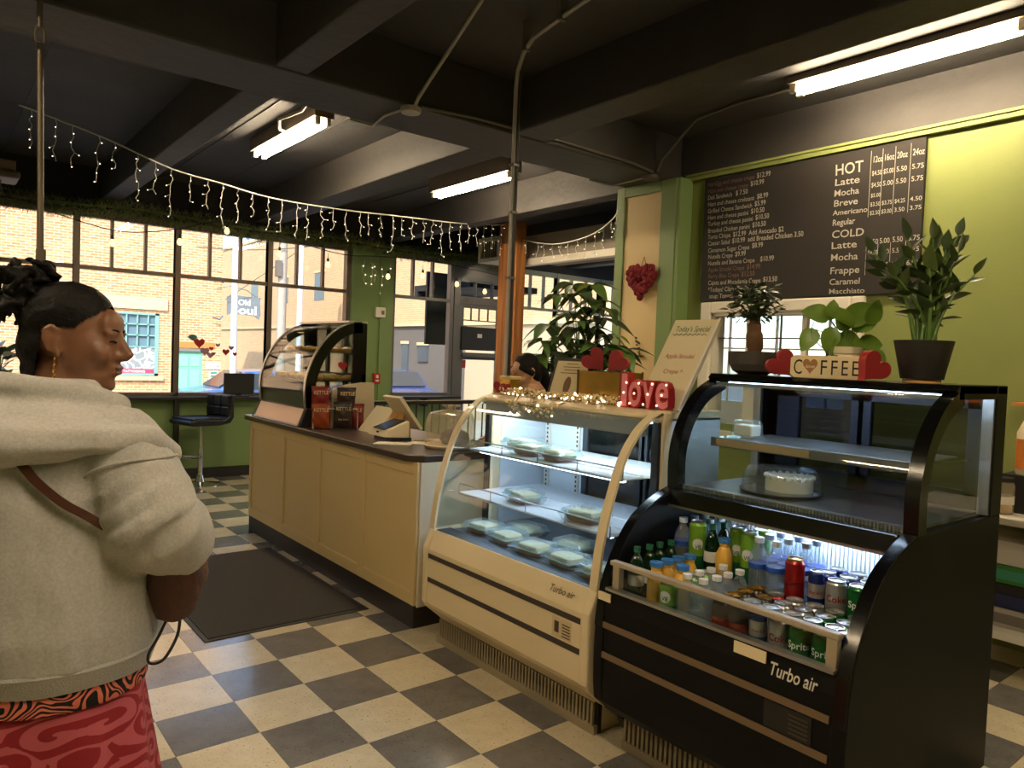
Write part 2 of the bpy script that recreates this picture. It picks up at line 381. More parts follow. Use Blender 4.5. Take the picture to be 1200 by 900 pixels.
# entrance door
dr = tag(thing('door_1', (4.95, 4.9, 0)), kind='structure')
for b in ((4.42, 4.52, 4.85, 4.95, -.1, 2.8), (5.42, 5.52, 4.85, 4.95, -.1, 2.8), (4.52, 5.42, 4.85, 4.95, 2.52, 2.8), (4.52, 5.42, 4.85, 4.95, 2.2, 2.31)):
    bx(dr, 'door_frame', M_alu, *b, bevel=.004)
bx(dr, 'transom_pane', M_pane, 4.52, 5.42, 4.898, 4.902, 2.31, 2.52)
for x in (4.80, 5.10): bx(dr, 'transom_mullion', M_alu, x-.012, x+.012, 4.87, 4.93, 2.31, 2.52)
for b in ((4.525, 4.60, 4.87, 4.92, 0, 2.2), (5.20, 5.415, 4.87, 4.92, 0, 2.2), (4.6, 5.2, 4.87, 4.92, 1.42, 1.52), (4.6, 5.2, 4.87, 4.92, 2.15, 2.2), (4.6, 5.2, 4.87, 4.92, 0, .2)):
    bx(dr, 'door_rail', M_alu, *b)
bx(dr, 'door_pane', M_pane, 4.6, 5.2, 4.893, 4.897, .2, 1.42); bx(dr, 'door_pane', M_pane, 4.6, 5.2, 4.893, 4.897, 1.52, 2.15)
for x in (4.74, 4.88, 5.04): bx(dr, 'muntin', M_bronze, x-.008, x+.008, 4.885, 4.905, 1.98, 2.15)
bx(dr, 'muntin', M_bronze, 4.6, 5.2, 4.885, 4.905, 1.97, 1.985)
bx(dr, 'push_bar', M_alu, 4.56, 5.36, 4.80, 4.84, 1.46, 1.50)
sp = MB().box(4.555, 5.21, 4.845, 4.868, 1.555, 1.885).build('black_panel', mat('black_plastic', (36, 36, 38), .4), dr, bevel=.005)
bx(dr, 'label_sticker', mat('white_sticker', (205, 205, 205), .5), 4.83, 4.91, 4.842, 4.845, 1.735, 1.79)
bx(dr, 'red_sticker', mat('red_sticker', (176, 50, 48), .5), 4.60, 4.67, 4.886, 4.892, 1.30, 1.41)
# outer east wall with a bank of windows
we = tag(thing('wall_east', (9.1, 0, 0)), kind='structure')
for b in ((9, 9.2, -6.5, 1.0, -.8, 3.23), (9, 9.2, 4.4, 5.05, -.8, 3.23), (9, 9.2, 1.0, 4.4, -.8, .9), (9, 9.2, 1.0, 4.4, 2.6, 3.23)): bx(we, 'wall_panel', M_white, *b)
wn[0] += 1
w9 = tag(thing('window_%d' % wn[0], (9.1, 2.7, .9)), kind='structure')
for y in (1.0, 1.85, 2.7, 3.55, 4.36): bx(w9, 'mullion', M_white, 9.03, 9.06, y, y+.04, .9, 2.6)

bx(w9, 'muntin', M_white, 9.05, 9.08, 1.0, 4.4, 1.75, 1.775); bx(w9, 'pane', M_pane, 9.06, 9.065, 1.0, 4.4, .9, 2.6)
# the dropped bulkhead beside the timber post
tag(MB().box(4.2, 4.75, .62, 3.10, 2.62, 2.905).build('trim_3', mat('raw_concrete', (150, 142, 128), .8, var=.2, scale=3, bump=.3), base=False), kind='structure')
tag(MB().box(4.12, 4.22, .62, 3.12, 2.55, 2.625).build('trim_4', M_white, base=False), kind='structure')
# wooden post
po = tag(thing('trim_5', (3.97, 3.02, 0)), kind='structure')
def wood_mat(name, a, b, axis='Z', sc=1.0, rough=.55):
    m, nt, p, L = nodemat(name)
    tc = nt.nodes.new('ShaderNodeTexCoord'); mp = nt.nodes.new('ShaderNodeMapping'); L.new(tc.outputs['Object'], mp.inputs[0])
    s = [22*sc, 22*sc, 22*sc]; s['XYZ'.index(axis)] = 1.2*sc; mp.inputs['Scale'].default_value = s
    n = nt.nodes.new('ShaderNodeTexNoise'); n.inputs['Scale'].default_value = 1.0; n.inputs['Detail'].default_value = 5; n.inputs['Distortion'].default_value = .6; L.new(mp.outputs[0], n.inputs[0])
    r = ramp(nt, [(.3, a), (.7, b)]); L.new(n.outputs['Fac'], r.inputs[0]); L.new(r.outputs[0], p.inputs['Base Color']); p.inputs['Roughness'].default_value = rough
    bp = nt.nodes.new('ShaderNodeBump'); bp.inputs['Strength'].default_value = .2; bp.inputs['Distance'].default_value = .01; L.new(n.outputs['Fac'], bp.inputs['Height']); L.new(bp.outputs[0], p.inputs['Normal'])
    return m
M_post = wood_mat('knotty_pine', (128, 76, 34), (186, 124, 66))
for y in (2.86, 2.97, 3.08): bx(po, 'plank', M_post, 3.9, 3.93, y+.002, y+.108, 0, 3.02)
for x in (3.932, 3.984): bx(po, 'plank', M_post, x, x+.05, 2.862, 2.89, 0, 3.02)
bx(po, 'core', M_post, 3.93, 4.03, 2.89, 3.19, 0, 3.0)
# ================================================================ street outside
M_asph = mat('asphalt', (96, 94, 92), .9, var=.15, scale=2)
M_conc = mat('pavement_concrete', (170, 164, 152), .85, var=.08, scale=2)
tag(MB().box(-60, 80, 5.05, 90, -1.0, -.85).box(9.2, 80, -60, 5.05, -1.0, -.85).box(-60, 9.2, -60, -6.7, -1.0, -.85).box(-60, -4.4, -6.7, 5.05, -1.0, -.85).build('street', M_asph, base=False), kind='structure')
tag(MB().box(-30, 9.2, 5.05, 7.4, -.85, -.2).build('pavement', M_conc, base=False), kind='structure')
tag(MB().box(3.4, 8.2, 15.6, 17.6, -.85, -.60).build('kerb_bay', M_asph, base=False), kind='structure')
tag(MB().box(-30, 6.6, 17.6, 20, -.85, -.78).build('pavement_opposite', M_conc, base=False), kind='structure')
tag(MB().box(8.2, 12, 9.0, 50, -.85, -.50).build('pavement_corner', M_conc, base=False), kind='structure')
def brick_mat(name, ax, c1, c2, mo, w=.215, h=.0762):
    m, nt, p, L = nodemat(name)
    tc = nt.nodes.new('ShaderNodeTexCoord'); se = nt.nodes.new('ShaderNodeSeparateXYZ'); cb = nt.nodes.new('ShaderNodeCombineXYZ')
    L.new(tc.outputs['Object'], se.inputs[0]); L.new(se.outputs[ax], cb.inputs[0]); L.new(se.outputs['Z'], cb.inputs[1])
    br = nt.nodes.new('ShaderNodeTexBrick'); L.new(cb.outputs[0], br.inputs[0])
    br.inputs['Color1'].default_value = (*lin(c1), 1); br.inputs['Color2'].default_value = (*lin(c2), 1); br.inputs['Mortar'].default_value = (*lin(mo), 1)
    br.inputs['Scale'].default_value = 1; br.inputs['Brick Width'].default_value = w; br.inputs['Row Height'].default_value = h; br.inputs['Mortar Size'].default_value = .009; br.inputs['Bias'].default_value = -.1
    L.new(br.outputs['Color'], p.inputs['Base Color']); p.inputs['Roughness'].default_value = .9
    bp = nt.nodes.new('ShaderNodeBump'); bp.invert = True; bp.inputs['Strength'].default_value = .5; bp.inputs['Distance'].default_value = .01; L.new(br.outputs['Fac'], bp.inputs['Height']); L.new(bp.outputs[0], p.inputs['Normal'])
    return m
M_brick = brick_mat('tan_brick_facade', 'X', (184, 128, 86), (204, 156, 112), (222, 198, 160))
M_brick2 = brick_mat('pale_brick_facade', 'Y', (198, 158, 114), (208, 170, 126), (214, 184, 144))
b1 = thing('brick_building', (-9, 24, -.85), 'tan brick shop building with green door and muralled window across the street', 'building')
WX0, WX1, WZ0, WZ1 = 2.1, 4.12, .52, 2.36
DX0, DX1, DZ1 = 4.62, 5.40, 1.27
for b in ((-26, WX0, 20, 28, -.85, 9), (WX1, DX0, 20, 28, -.85, 9), (DX1, 5.92, 20, 28, -.85, 9), (WX0, WX1, 20, 28, -.85, WZ0), (WX0, WX1, 20, 28, WZ1, 9), (DX0, DX1, 20, 28, DZ1, 9)):
    bx(b1, 'brick_wall', M_brick, *b)
bx(b1, 'stone_lintel', mat('cream_stone', (208, 186, 142), .8), 1.6, 4.34, 19.93, 20.05, 2.46, 2.82)
bx(b1, 'stone_sill', mat('cream_stone'), 1.9, 4.25, 19.9, 20.05, .38, .50)
M_teal = mat('pale_teal_paint', (126, 168, 158), .5)
gw = bx(b1, 'window_frame', M_teal, WX0, WX0+.07, 19.98, 20.1, WZ0, WZ1)
for b in ((WX1-.1, WX1, 19.98, 20.1, WZ0, WZ1), (WX0, WX1, 19.98, 20.1, WZ1-.06, WZ1), (WX0, WX1, 19.98, 20.1, WZ0, WZ0+.06)): bx(b1, 'window_frame', M_teal, *b)
for k in range(1, 7): x = WX0+(WX1-WX0)*k/7; bx(b1, 'muntin', M_teal, x-.018, x+.018, 19.99, 20.06, 1.36, WZ1)
for z in (1.36, 1.70, 2.02): bx(b1, 'muntin', M_teal, WX0, WX1, 19.99, 20.06, z-.018, z+.018)
M_dglass = mat('blue_grey_window_pane', (104, 128, 140), .15, var=.25, scale=2)
for k in range(7):
    for z0_, z1_ in ((1.36, 1.70), (1.70, 2.02), (2.02, WZ1)):
        x = WX0+(WX1-WX0)*k/7; bx(b1, 'pane', M_dglass, x, x+(WX1-WX0)/7, 20.06, 20.08, z0_, z1_)
def mural_mat():
    m, nt, p, L = nodemat('white_floral_mural')
    tc = nt.nodes.new('ShaderNodeTexCoord'); n = nt.nodes.new('ShaderNodeTexVoronoi'); n.feature = 'DISTANCE_TO_EDGE'; n.inputs['Scale'].default_value = 5.5
    no = nt.nodes.new('ShaderNodeTexNoise'); no.inputs['Scale'].default_value = 4; L.new(tc.outputs['Object'], no.inputs[0])
    mx = nt.nodes.new('ShaderNodeMix'); mx.data_type = 'VECTOR'; mx.inputs['Factor'].default_value = .25; L.new(tc.outputs['Object'], mx.inputs[4]); L.new(no.outputs['Color'], mx.inputs[5]); L.new(mx.outputs[1], n.inputs['Vector'])
    r = ramp(nt, [(.0, (250, 250, 250)), (.06, (245, 245, 245)), (.09, (134, 140, 140))], 'CONSTANT'); L.new(n.outputs['Distance'], r.inputs[0]); L.new(r.outputs[0], p.inputs['Base Color'])
    return m
bx(b1, 'mural_panel', mural_mat(), WX0+.06, WX1-.08, 20.02, 20.05, .58, 1.35)
bx(b1, 'banner', mat('pink_banner', (176, 66, 96), .6), WX0+.9, WX1-.14, 19.99, 20.02, .56, .72)
mb = MB(); put_text(mb, 'TATTOOING', (3.18, 19.985, .605), (1, 0, 0), (0, 0, 1), .1, bold=.02); mb.build('lettering', M_white, b1)
dd = bx(b1, 'shop_door', mat('mint_green_paint', (120, 186, 158), .5), DX0, DX1, 20.05, 20.1, -.8, DZ1)
for x in (DX0+.08, DX0+.42):
    for z0_, z1_ in ((-.6, -.1), (.0, .72), (.82, 1.14)): bx(dd, 'door_panel', mat('mint_green_panel', (134, 196, 170), .5), x, x+.27, 20.035, 20.05, z0_, z1_)
bx(b1, 'door_head', mat('grey_metal', (120, 118, 112), .5), DX0-.05, DX1+.05, 19.97, 20.02, DZ1, DZ1+.08)
bx(b1, 'door_lintel', mat('orange_wood', (206, 122, 58), .7), 4.48, 5.72, 19.96, 20.02, 1.38, 1.56)
bx(b1, 'number_plate', M_white, 5.48, 5.91, 19.97, 19.995, .74, .95)
mb = MB(); put_text(mb, '234', (5.53, 19.965, .77), (1, 0, 0), (0, 0, 1), .19, width=.34); mb.build('lettering', mat('grey_print', (130, 130, 130), .6), b1)
bx(b1, 'notice_board', M_white, 5.58, 5.86, 19.97, 19.995, .36, .70)
for z in (.40, .50, .60): bx(b1, 'notice_strip', mat('green_print', (60, 140, 110), .6), 5.62, 5.82, 19.962, 19.968, z, z+.06)
sg = thing('hanging_shop_sign', (6.45, 19.7, 2.4), 'grey hanging shop sign with white blackletter words on the brick corner', 'sign')
M_signg = mat('slate_sign_paint', (112, 120, 124), .6)
MB().prism([(6.0, 2.44), (6.12, 2.50), (6.85, 2.46), (6.98, 2.36), (7.04, 2.5), (7.0, 2.95), (7.06, 3.06), (6.9, 3.04), (6.1, 3.08), (5.99, 3.02)], 'y', 19.68, 19.74).build('sign_board', M_signg, sg)
mb = MB(); put_text(mb, 'Old', (6.32, 19.67, 2.78), (1, 0, 0), (0, 0, 1), .25, bold=.03); put_text(mb, 'Soul', (6.12, 19.67, 2.50), (1, 0, 0), (0, 0, 1), .36, width=.78, bold=.03)
mb.build('lettering', M_white, sg)
MB().tube([(5.92, 19.9, 3.3), (6.1, 19.71, 3.34), (6.6, 19.71, 3.25), (6.9, 19.71, 3.06)], .015).tube([(5.92, 19.9, 3.45), (5.8, 19.8, 3.5), (5.62, 19.8, 3.44)], .03).build('bracket', M_signg, sg)
MB().tube([(5.92, 19.9, 2.4), (5.8, 19.8, 2.3), (5.6, 19.8, 2.36)], .03).build('bracket', M_signg, sg)
# pale building on the corner
b2 = thing('corner_building', (14, 28, -.85), 'pale brick block with a grey ground floor closing the street', 'building')
bx(b2, 'upper_wall', M_brick2, 12, 16, 9.5, 48, 2.45, 6.9)
M_grey = mat('shade_grey_render', (104, 96, 88), .9, var=.1)  # colour darkened so the ground floor looks to be in shade
bx(b2, 'ground_floor', M_grey, 12.05, 16, 15.4, 21.5, -.85, 2.45); bx(b2, 'ground_floor', M_brick2, 12.03, 16, 21.5, 48, -.85, 2.45); bx(b2, 'ground_floor', mat('pale_render', (190, 170, 138), .9), 12.03, 16, 9.5, 15.4, -.85, 2.45)
bx(b2, 'coping', mat('cream_stone'), 11.94, 16, 9.45, 48, 6.9, 7.0)
for y0, y1, z0_, z1_ in ((17.6, 18.2, 1.2, 1.76), (26, 27, 3.6, 4.8), (30, 31, 3.6, 4.8), (34, 35, 3.6, 4.8), (18.9, 19.3, -.4, 1.8), (11.5, 12.4, .2, 1.6)):
    w_ = bx(b2, 'window', mat('dark_window_pane', (78, 84, 90), .2), 11.99, 12.06, y0, y1, z0_, z1_); bx(w_, 'window_head', mat('cream_stone'), 11.96, 12.0, y0-.06, y1+.06, z1_, z1_+.1)
bx(b2, 'string_course', mat('cream_stone'), 11.95, 12.05, 9.5, 48, 2.42, 2.52)
# utility poles and wires
def pole(name, x, y, r, h, m, label):
    t = thing(name, (x, y, -.85), label, 'utility pole')
    MB().lathe([(r, -.85), (r*.8, h)], (x, y, 0), 12).build('shaft', m, t, smooth=40)
    return t
p1 = pole('street_pole', 4.70, 15, .085, 7.5, mat('white_pole_paint', (206, 206, 204), .6), 'slim white pole in front of the hanging shop sign')
MB().lathe([(.16, -.85), (.16, -.6), (.1, -.5)], (4.70, 15, 0), 12).build('base_collar', M_conc, p1, smooth=40)
p2 = pole('utility_pole', 7.45, 19, .15, 9, mat('weathered_pole', (158, 150, 138), .8, var=.2), 'thick weathered utility pole with grey boxes beyond the windows')
bx(p2, 'meter_box', M_grey, 7.2, 7.36, 18.8, 19.0, 3.7, 4.2); bx(p2, 'cross_arm', M_grey, 6.6, 8.3, 18.92, 19.08, 7.6, 7.75)
p3 = pole('street_lamp_pole', 7.75, 18.3, .09, 9, mat('white_pole_paint'), 'white lamp post beside the weathered utility pole')
MB().tube([(7.75, 18.3, 8.8), (7.4, 18.3, 9.1), (6.7, 18.3, 9.1)], .05).build('lamp_arm', mat('white_pole_paint'), p3); MB().ell((6.6, 18.3, 9.08), (.25, .18, .07)).build('lamp_head', M_grey, p3)
MB().tube([(5.0+.7*i, 19.5-.2*i, 3.9+.18*i+.02*(i-5)**2) for i in range(9)], .018, 5).build('wire', M_grey, p2)
MB().tube([(5.9+.5*i, 19.6-.2*i, 2.9+.42*i) for i in range(9)], .015, 5).build('wire', M_grey, p2)
# parked cars
def car(x, y, rz, paint, label, z=-.85):
    t = thing('parked_car', (x, y, z), label, 'car', rz=rz)
    body = [(-2.2, .3), (-2.25, .62), (-2.1, .82), (-1.5, .92), (-.9, 1.38), (-.2, 1.46), (.6, 1.42), (1.25, .98), (2.0, .86), (2.25, .6), (2.22, .3)]
    MB().prism(body, 'y', -.85, .85).build('body', paint, t, bevel=.06, local=True)
    gl = mat('tinted_car_glass', (52, 60, 66), .1)
    for s in (-1, 1):
        MB().prism([(-1.3, .95), (-.82, 1.33), (-.2, 1.40), (-.2, .95)], 'y', s*.852, s*.862).build('side_window', gl, t, local=True); MB().prism([(-.12, .95), (-.12, 1.40), (.55, 1.36), (1.08, .98)], 'y', s*.852, s*.862).build('side_window', gl, t, local=True)
        for xx in (-1.4, 1.4):
            mb = MB(); mb.M = Matrix.Translation((xx, s*.8, .32)) @ Matrix.Rotation(PI/2, 4, 'X'); mb.lathe([(.1, -.1), (.32, -.1), (.32, .1), (.2, .11), (.05, .09)], n=18); mb.build('wheel', M_kick, t, local=True, smooth=40)
        MB().box(2.15, 2.26, s*.75-.13, s*.75+.13, .6, .74).build('headlight', M_white, t, local=True)
    MB().prism([(.68, 1.40), (1.25, 1.0), (1.27, 1.02), (.7, 1.42)], 'y', -.72, .72).build('windscreen', gl, t, local=True)
    MB().box(2.22, 2.27, -.4, .4, .4, .55).build('grille', M_kick, t, local=True)
    return t
car(9.6, 16.2, -1.57, mat('blue_car_paint', (58, 84, 150), .25, metal=.3, coat=.6), 'blue sedan parked below the window beside the entrance door', -.50)
car(5.9, 16.6, 3.14, mat('light_blue_car_paint', (70, 110, 176), .25, metal=.3, coat=.6), 'light blue car parked under the hanging shop sign', -.60)
# porch canopy and its dark side board
cn = thing('porch_canopy', (5.3, 5.8, 2.46), 'dark porch canopy above the entrance door', 'canopy')
bx(cn, 'roof_slab', M_blackwall, 4.82, 6.1, 5.06, 6.6, 2.47, 2.56); bx(cn, 'fascia', M_blackwall, 4.82, 6.1, 6.5, 6.6, 2.36, 2.47)
hb = thing('porch_side_board', (4.5, 5.4, 1.62), 'dark hanging board outside the window next to the door', 'board')
bx(hb, 'board', mat('very_dark_green', (40, 44, 38), .6), 4.30, 4.82, 5.38, 5.42, 1.62, 2.66); MB().tube([(4.4, 5.4, 2.66), (4.4, 5.4, 2.95)], .01).tube([(4.72, 5.4, 2.66), (4.72, 5.4, 2.95)], .01).build('hanger', M_alu, hb)
tag(MB().box(9.6, 60, -30, 9.0, -.85, -.80).build('parking_lot', mat('pale_frosty_concrete', (186, 190, 198), .9, var=.12, scale=1.5), base=False), kind='structure')
# verge of grass at the far right
tag(MB().box(10.9, 11.95, 9.6, 12.6, -.50, -.44).build('grass_verge', mat('bright_grass', (96, 150, 70), .9, var=.4, scale=30, bump=.6)), 'strip of bright green grass in front of the corner building', 'grass', kind='stuff')
# ================================================================ counter
M_ctr = mat('cream_cabinet_paint', (212, 188, 136), .5, var=.04, scale=3)
M_ctr2 = mat('pale_end_panel', (222, 212, 188), .5, var=.04)
M_top = mat('dark_brown_laminate', (64, 50, 42), .28, var=.15, scale=8)
ct = thing('service_counter', (1.03, .95, 0), 'long cream panelled service counter with black toe kick', 'counter')
bx(ct, 'carcass', M_ctr, .755, 1.36, -.30, 2.24, .12, .90)
bx(ct, 'end_panel', M_ctr2, .75, 1.36, -.325, -.30, .115, .90, bevel=.003)
bx(ct, 'toe_kick', M_kick, .735, 1.34, -.315, 2.25, 0, .125, bevel=.004)
ys = [-.315, .31, .94, 1.57, 2.25]
for a, b in zip(ys, ys[1:]): bx(ct, 'front_board', M_ctr, .742, .757, a+.006, b-.006, .125, .90, bevel=.002)
for y in ys: bx(ct, 'batten', M_ctr, .730, .745, max(y-.035, -.318), min(y+.035, 2.255), .125, .90, bevel=.003)
for z in (.125, .83):
    for a, b in zip(ys, ys[1:]): bx(ct, 'rail', M_ctr, .731, .745, a+.035, b-.035, z, z+.07, bevel=.003)
wt = tag(MB().prism([(.69, -.25), (.76, -.335), (1.42, -.335), (1.42, 2.28), (.69, 2.28)], 'z', .90, .94).build('worktop', M_top, bevel=.006), 'dark brown laminate worktop on the cream counter', 'worktop')
# ================================================================ floor mat
fm = thing('floor_mat', (.2, .86, 0), 'dark grey ribbed entrance mat in front of the counter', 'mat')
MB().box(-.20, .66, .11, 1.62, 0, .010).build('pile', mat('grey_mat_pile', (70, 66, 63), .95, var=.35, scale=160, bump=.8, bscale=300), fm)
MB().box(-.225, .685, .085, 1.645, 0, .005).build('rubber_border', mat('mat_rubber', (52, 50, 49), .6), fm, bevel=.002)
# ================================================================ white display case
M_cw = mat('ivory_enamel', (232, 214, 174), .35, var=.03, coat=.3)
M_cwi = mat('white_liner', (226, 234, 240), .4, var=.02)
M_dk = mat('dark_groove_stripe', (62, 54, 46), .5)
M_cg = glass('case_glass', (246, 250, 250), 1.42)
M_chrome = mat('brushed_steel', (190, 190, 188), .3, metal=.9, var=.05)
M_led = mat('cool_led', (225, 238, 255), emit=22, ecol=(215, 234, 255))
M_wire = mat('white_wire', (236, 240, 244), .35)
M_dglass2 = glass('smoked_glass', (120, 126, 134), 1.5)
wc = thing('white_display_case', (1.06, -1.1, 0), 'ivory curved-glass refrigerated display case next to the counter', 'display case')
Y0, Y1 = -1.70, -.50
MB().box(.78, 1.42, Y0+.04, Y1-.03, 0, .13).build('plinth', M_cw, wc)
mb = MB(); n = 52
for k in range(n):
    y = Y0+.05+(Y1-Y0-.1)*k/(n-1); mb.box(.752, .765, y-.0055, y+.0055, .035, .125)
mb.box(.748, .77, Y0+.03, Y1-.03, 0, .035)
tag(mb.build('kick_grille', mat('grille_ivory', (150, 138, 114), .45), wc), kind='stuff')
bx(wc, 'grille_backing', M_kick, .768, .79, Y0+.03, Y1-.03, .0, .13)
prof = [(.76, .125), (.685, .20), (.67, .225), (.67, .50), (.71, .59)]
MB().prism(prof+[(.80, .59), (.80, .125)], 'y', Y0+.045, Y1-.045).build('front_panel', M_cw, wc, bevel=.003)
for ya, yb in ((Y0, Y0+.045), (Y1-.045, Y1)):
    MB().prism([(.775, .12), (.68, .20), (.665, .225), (.665, .505), (.705, .595), (1.44, .595), (1.44, .12)], 'y', ya, yb).build('end_cheek', M_cw, wc, bevel=.008)
bx(wc, 'tub', M_cwi, .80, 1.44, Y0+.045, Y1-.045, .30, .57); bx(wc, 'machine_housing', M_cw, .80, 1.44, Y0+.045, Y1-.045, .10, .30)
bx(wc, 'stripe', M_dk, .667, .672, Y0+.05, Y1-.05, .455, .478); bx(wc, 'stripe', M_dk, .667, .672, Y0+.05, Y1-.05, .335, .358)  # flat strips; their dark colour stands in for shaded recessed grooves
bx(wc, 'glass_sill', mat('grey_gasket', (58, 60, 66), .5), .715, .80, Y0+.045, Y1-.045, .565, .592)
gp = [(.712, .592), (.735, .76), (.775, .92), (.835, 1.08), (.90, 1.175), (.97, 1.235), (1.05, 1.268)]
def smoothline(pts, k=4):
    out = []
    P = [Vector(p) for p in pts]
    for i in range(len(P)-1):
        p0, p1, p2, p3 = P[max(i-1, 0)], P[i], P[i+1], P[min(i+2, len(P)-1)]
        for j in range(k):
            t = j/k; out.append(tuple(.5*((2*p1)+(-p0+p2)*t+(2*p0-5*p1+4*p2-p3)*t*t+(-p0+3*p1-3*p2+p3)*t**3)))
    return out+[tuple(pts[-1])]
gs = smoothline(gp)
MB().strip(gs, -.006, 'y', Y0+.04, Y1-.04).build('front_glass', M_cg, wc, smooth=40)
MB().strip(gs, .012, 'y', Y0, Y0+.042).build('front_arch', M_cw, wc, smooth=40); MB().strip(gs, .012, 'y', Y1-.042, Y1).build('front_arch', M_cw, wc, smooth=40)
for y in (Y0+.012, Y1-.012):
    MB().prism([(p[0]+.004, p[1]) for p in gs]+[(1.05, .592)], 'y', y-.003, y+.003).build('side_glass', M_cg, wc)
for ya, yb in ((Y0-.005, Y0+.05), (Y1-.05, Y1+.005)):
    bx(wc, 'side_post', M_cw, 1.045, 1.11, ya, yb, .59, 1.285, bevel=.012); bx(wc, 'post_gasket', M_kick, 1.03, 1.046, ya+.01, yb-.01, .6, 1.26)
    bx(wc, 'side_wall', M_cwi, 1.11, 1.44, ya+.005, yb-.005, .59, 1.25)
MB().prism([(1.03, 1.235), (1.0, 1.25), (1.0, 1.265), (1.04, 1.28), (1.44, 1.28), (1.44, 1.235)], 'y', Y0, Y1).build('top_panel', M_cw, wc, bevel=.006)
bx(wc, 'light_valance', mat('grey_valance', (150, 150, 146), .4), 1.0, 1.012, Y0+.05, Y1-.05, 1.175, 1.245)
mb = MB()
for k in range(60): y = Y0+.09+(Y1-Y0-.18)*k/59; mb.box(1.02, 1.028, y-.006, y+.006, 1.205, 1.213)
tag(mb.build('led_dots', M_led, wc), kind='stuff')
bx(wc, 'led_strip', mat('cool_led_soft', (230, 240, 255), emit=17, ecol=(205, 228, 255)), 1.06, 1.10, Y0+.1, Y1-.1, 1.222, 1.232)
# rear: white panel then two dark sliding doors
bx(wc, 'rear_panel', M_cwi, 1.42, 1.44, Y1-.36, Y1-.05, .57, 1.24)
M_case_dk = mat('charcoal_frame', (46, 50, 56), .45)
for a, b in ((Y0+.05, -1.27), (-1.29, -.86)):
    for q in ((1.415, 1.44, a, a+.035, .58, 1.23), (1.415, 1.44, b-.035, b, .58, 1.23), (1.415, 1.44, a, b, .58, .62), (1.415, 1.44, a, b, 1.19, 1.23)): bx(wc, 'door_frame', M_case_dk, *q)
    bx(wc, 'door_glass', M_dglass2, 1.425, 1.43, a+.03, b-.03, .62, 1.2)
for y in (Y1-.09, Y1-.33):
    bx(wc, 'shelf_standard', M_white, 1.405, 1.42, y-.012, y+.012, .60, 1.22)
    mb = MB()
    for k in range(24): mb.box(1.402, 1.406, y-.004, y+.004, .63+k*.024, .642+k*.024)
    tag(mb.build('standard_slots', M_kick, wc), kind='stuff')
def wire_shelf(z, x0, x1):
    s = bx(wc, 'wire_shelf', M_wire, x0, x1, Y0+.07, Y1-.06, z-.006, z)
    mb = MB(); k = 64
    for i in range(k): y = Y0+.08+(Y1-Y0-.15)*i/(k-1); mb.box(x0-.004, x1, y-.0022, y+.0022, z, z+.004)
    tag(mb.build('shelf_wires', M_wire, s), kind='stuff')
    for xx in (x0+.12, x0+.26): bx(s, 'cross_wire', M_wire, xx, xx+.005, Y0+.07, Y1-.06, z+.003, z+.008)
    zz = z+.045
    MB().tube([(x0-.004, Y0+.07, z), (x0-.004, Y0+.07, zz-.01), (x0-.004, Y0+.08, zz), (x0-.004, Y1-.07, zz), (x0-.004, Y1-.06, zz-.01), (x0-.004, Y1-.06, z)], .0035, 6).build('front_rail', M_chrome, s, smooth=60)
    for i in (1, 2, 3): y = Y0+.07+(Y1-Y0-.13)*i/4; MB().tube([(x0-.004, y, z), (x0-.004, y, zz)], .003, 6).build('rail_post', M_chrome, s)
    MB().tube([(x0-.004, Y0+.07, z-.004), (x0-.004, Y1-.06, z-.004)], .005, 6).build('shelf_edge', M_chrome, s)
wire_shelf(1.0, .90, 1.38); wire_shelf(.775, .84, 1.38)
for z, x in ((.985, .93), (.76, .87)): bx(wc, 'shelf_light', mat('cool_led_shelf', (230, 240, 255), emit=11, ecol=(205, 228, 255)), x, x+.02, Y0+.1, Y1-.1, z-.004, z+.003)
bx(wc, 'deck', mat('grey_deck', (120, 126, 134), .4, metal=.3), .80, 1.40, Y0+.05, Y1-.05, .570, .584)
mb = MB(); u = Vector((.04, 0, .09)).normalized()
put_text(mb, 'Turbo air', (.681, -1.445, .535), (0, -1, 0), u, .042, width=.15, shear=.25); mb.build('lettering', mat('brown_print', (74, 56, 40), .5), wc)
st = bx(wc, 'rating_label', mat('ivory_sticker', (212, 194, 152), .6), .668, .671, -1.60, -1.49, .365, .445)
for k in range(5): bx(st, 'label_line', mat('brown_print'), .6665, .668, -1.595, -1.55, .375+k*.012, .379+k*.012)
bx(st, 'label_symbol', mat('brown_print'), .6665, .668, -1.53, -1.505, .385, .43)
# ================================================================ black display case
M_cb = mat('black_enamel', (9, 9, 9), .5, var=.1, spec=.25)
M_cbg = mat('glossy_black', (10, 10, 10), .2, var=.1, spec=.5)
M_strip = mat('bronze_strip', (132, 110, 84), .45, metal=.3)
bc = thing('black_display_case', (1.17, -2.24, 0), 'tall black two-tier display case with open drinks bin below curved glass', 'display case')
Y0, Y1 = -2.72, -1.76
bx(bc, 'plinth', M_cw, .80, 1.62, Y0+.06, Y1-.04, 0, .12)
mb = MB(); n = 40
for k in range(n): y = Y0+.06+(Y1-Y0-.11)*k/(n-1); mb.box(.772, .785, y-.006, y+.006, .035, .12)
mb.box(.768, .79, Y0+.05, Y1-.04, 0, .035)
tag(mb.build('kick_grille', mat('grille_ivory'), bc), kind='stuff'); bx(bc, 'grille_backing', M_kick, .788, .81, Y0+.05, Y1-.04, 0, .12)
MB().prism([(.78, .115), (.665, .19), (.645, .22), (.64, .30), (.64, .58), (.655, .645), (.685, .645), (.685, .60), (1.66, .58), (1.66, .115)], 'y', Y0+.04, Y1-.04).build('front_body', M_cb, bc, bevel=.004)
low = smoothline([(.645, .22), (.635, .31), (.635, .50), (.66, .66), (.722, .785), (.81, .89), (.93, .955), (1.02, .985)], 3)
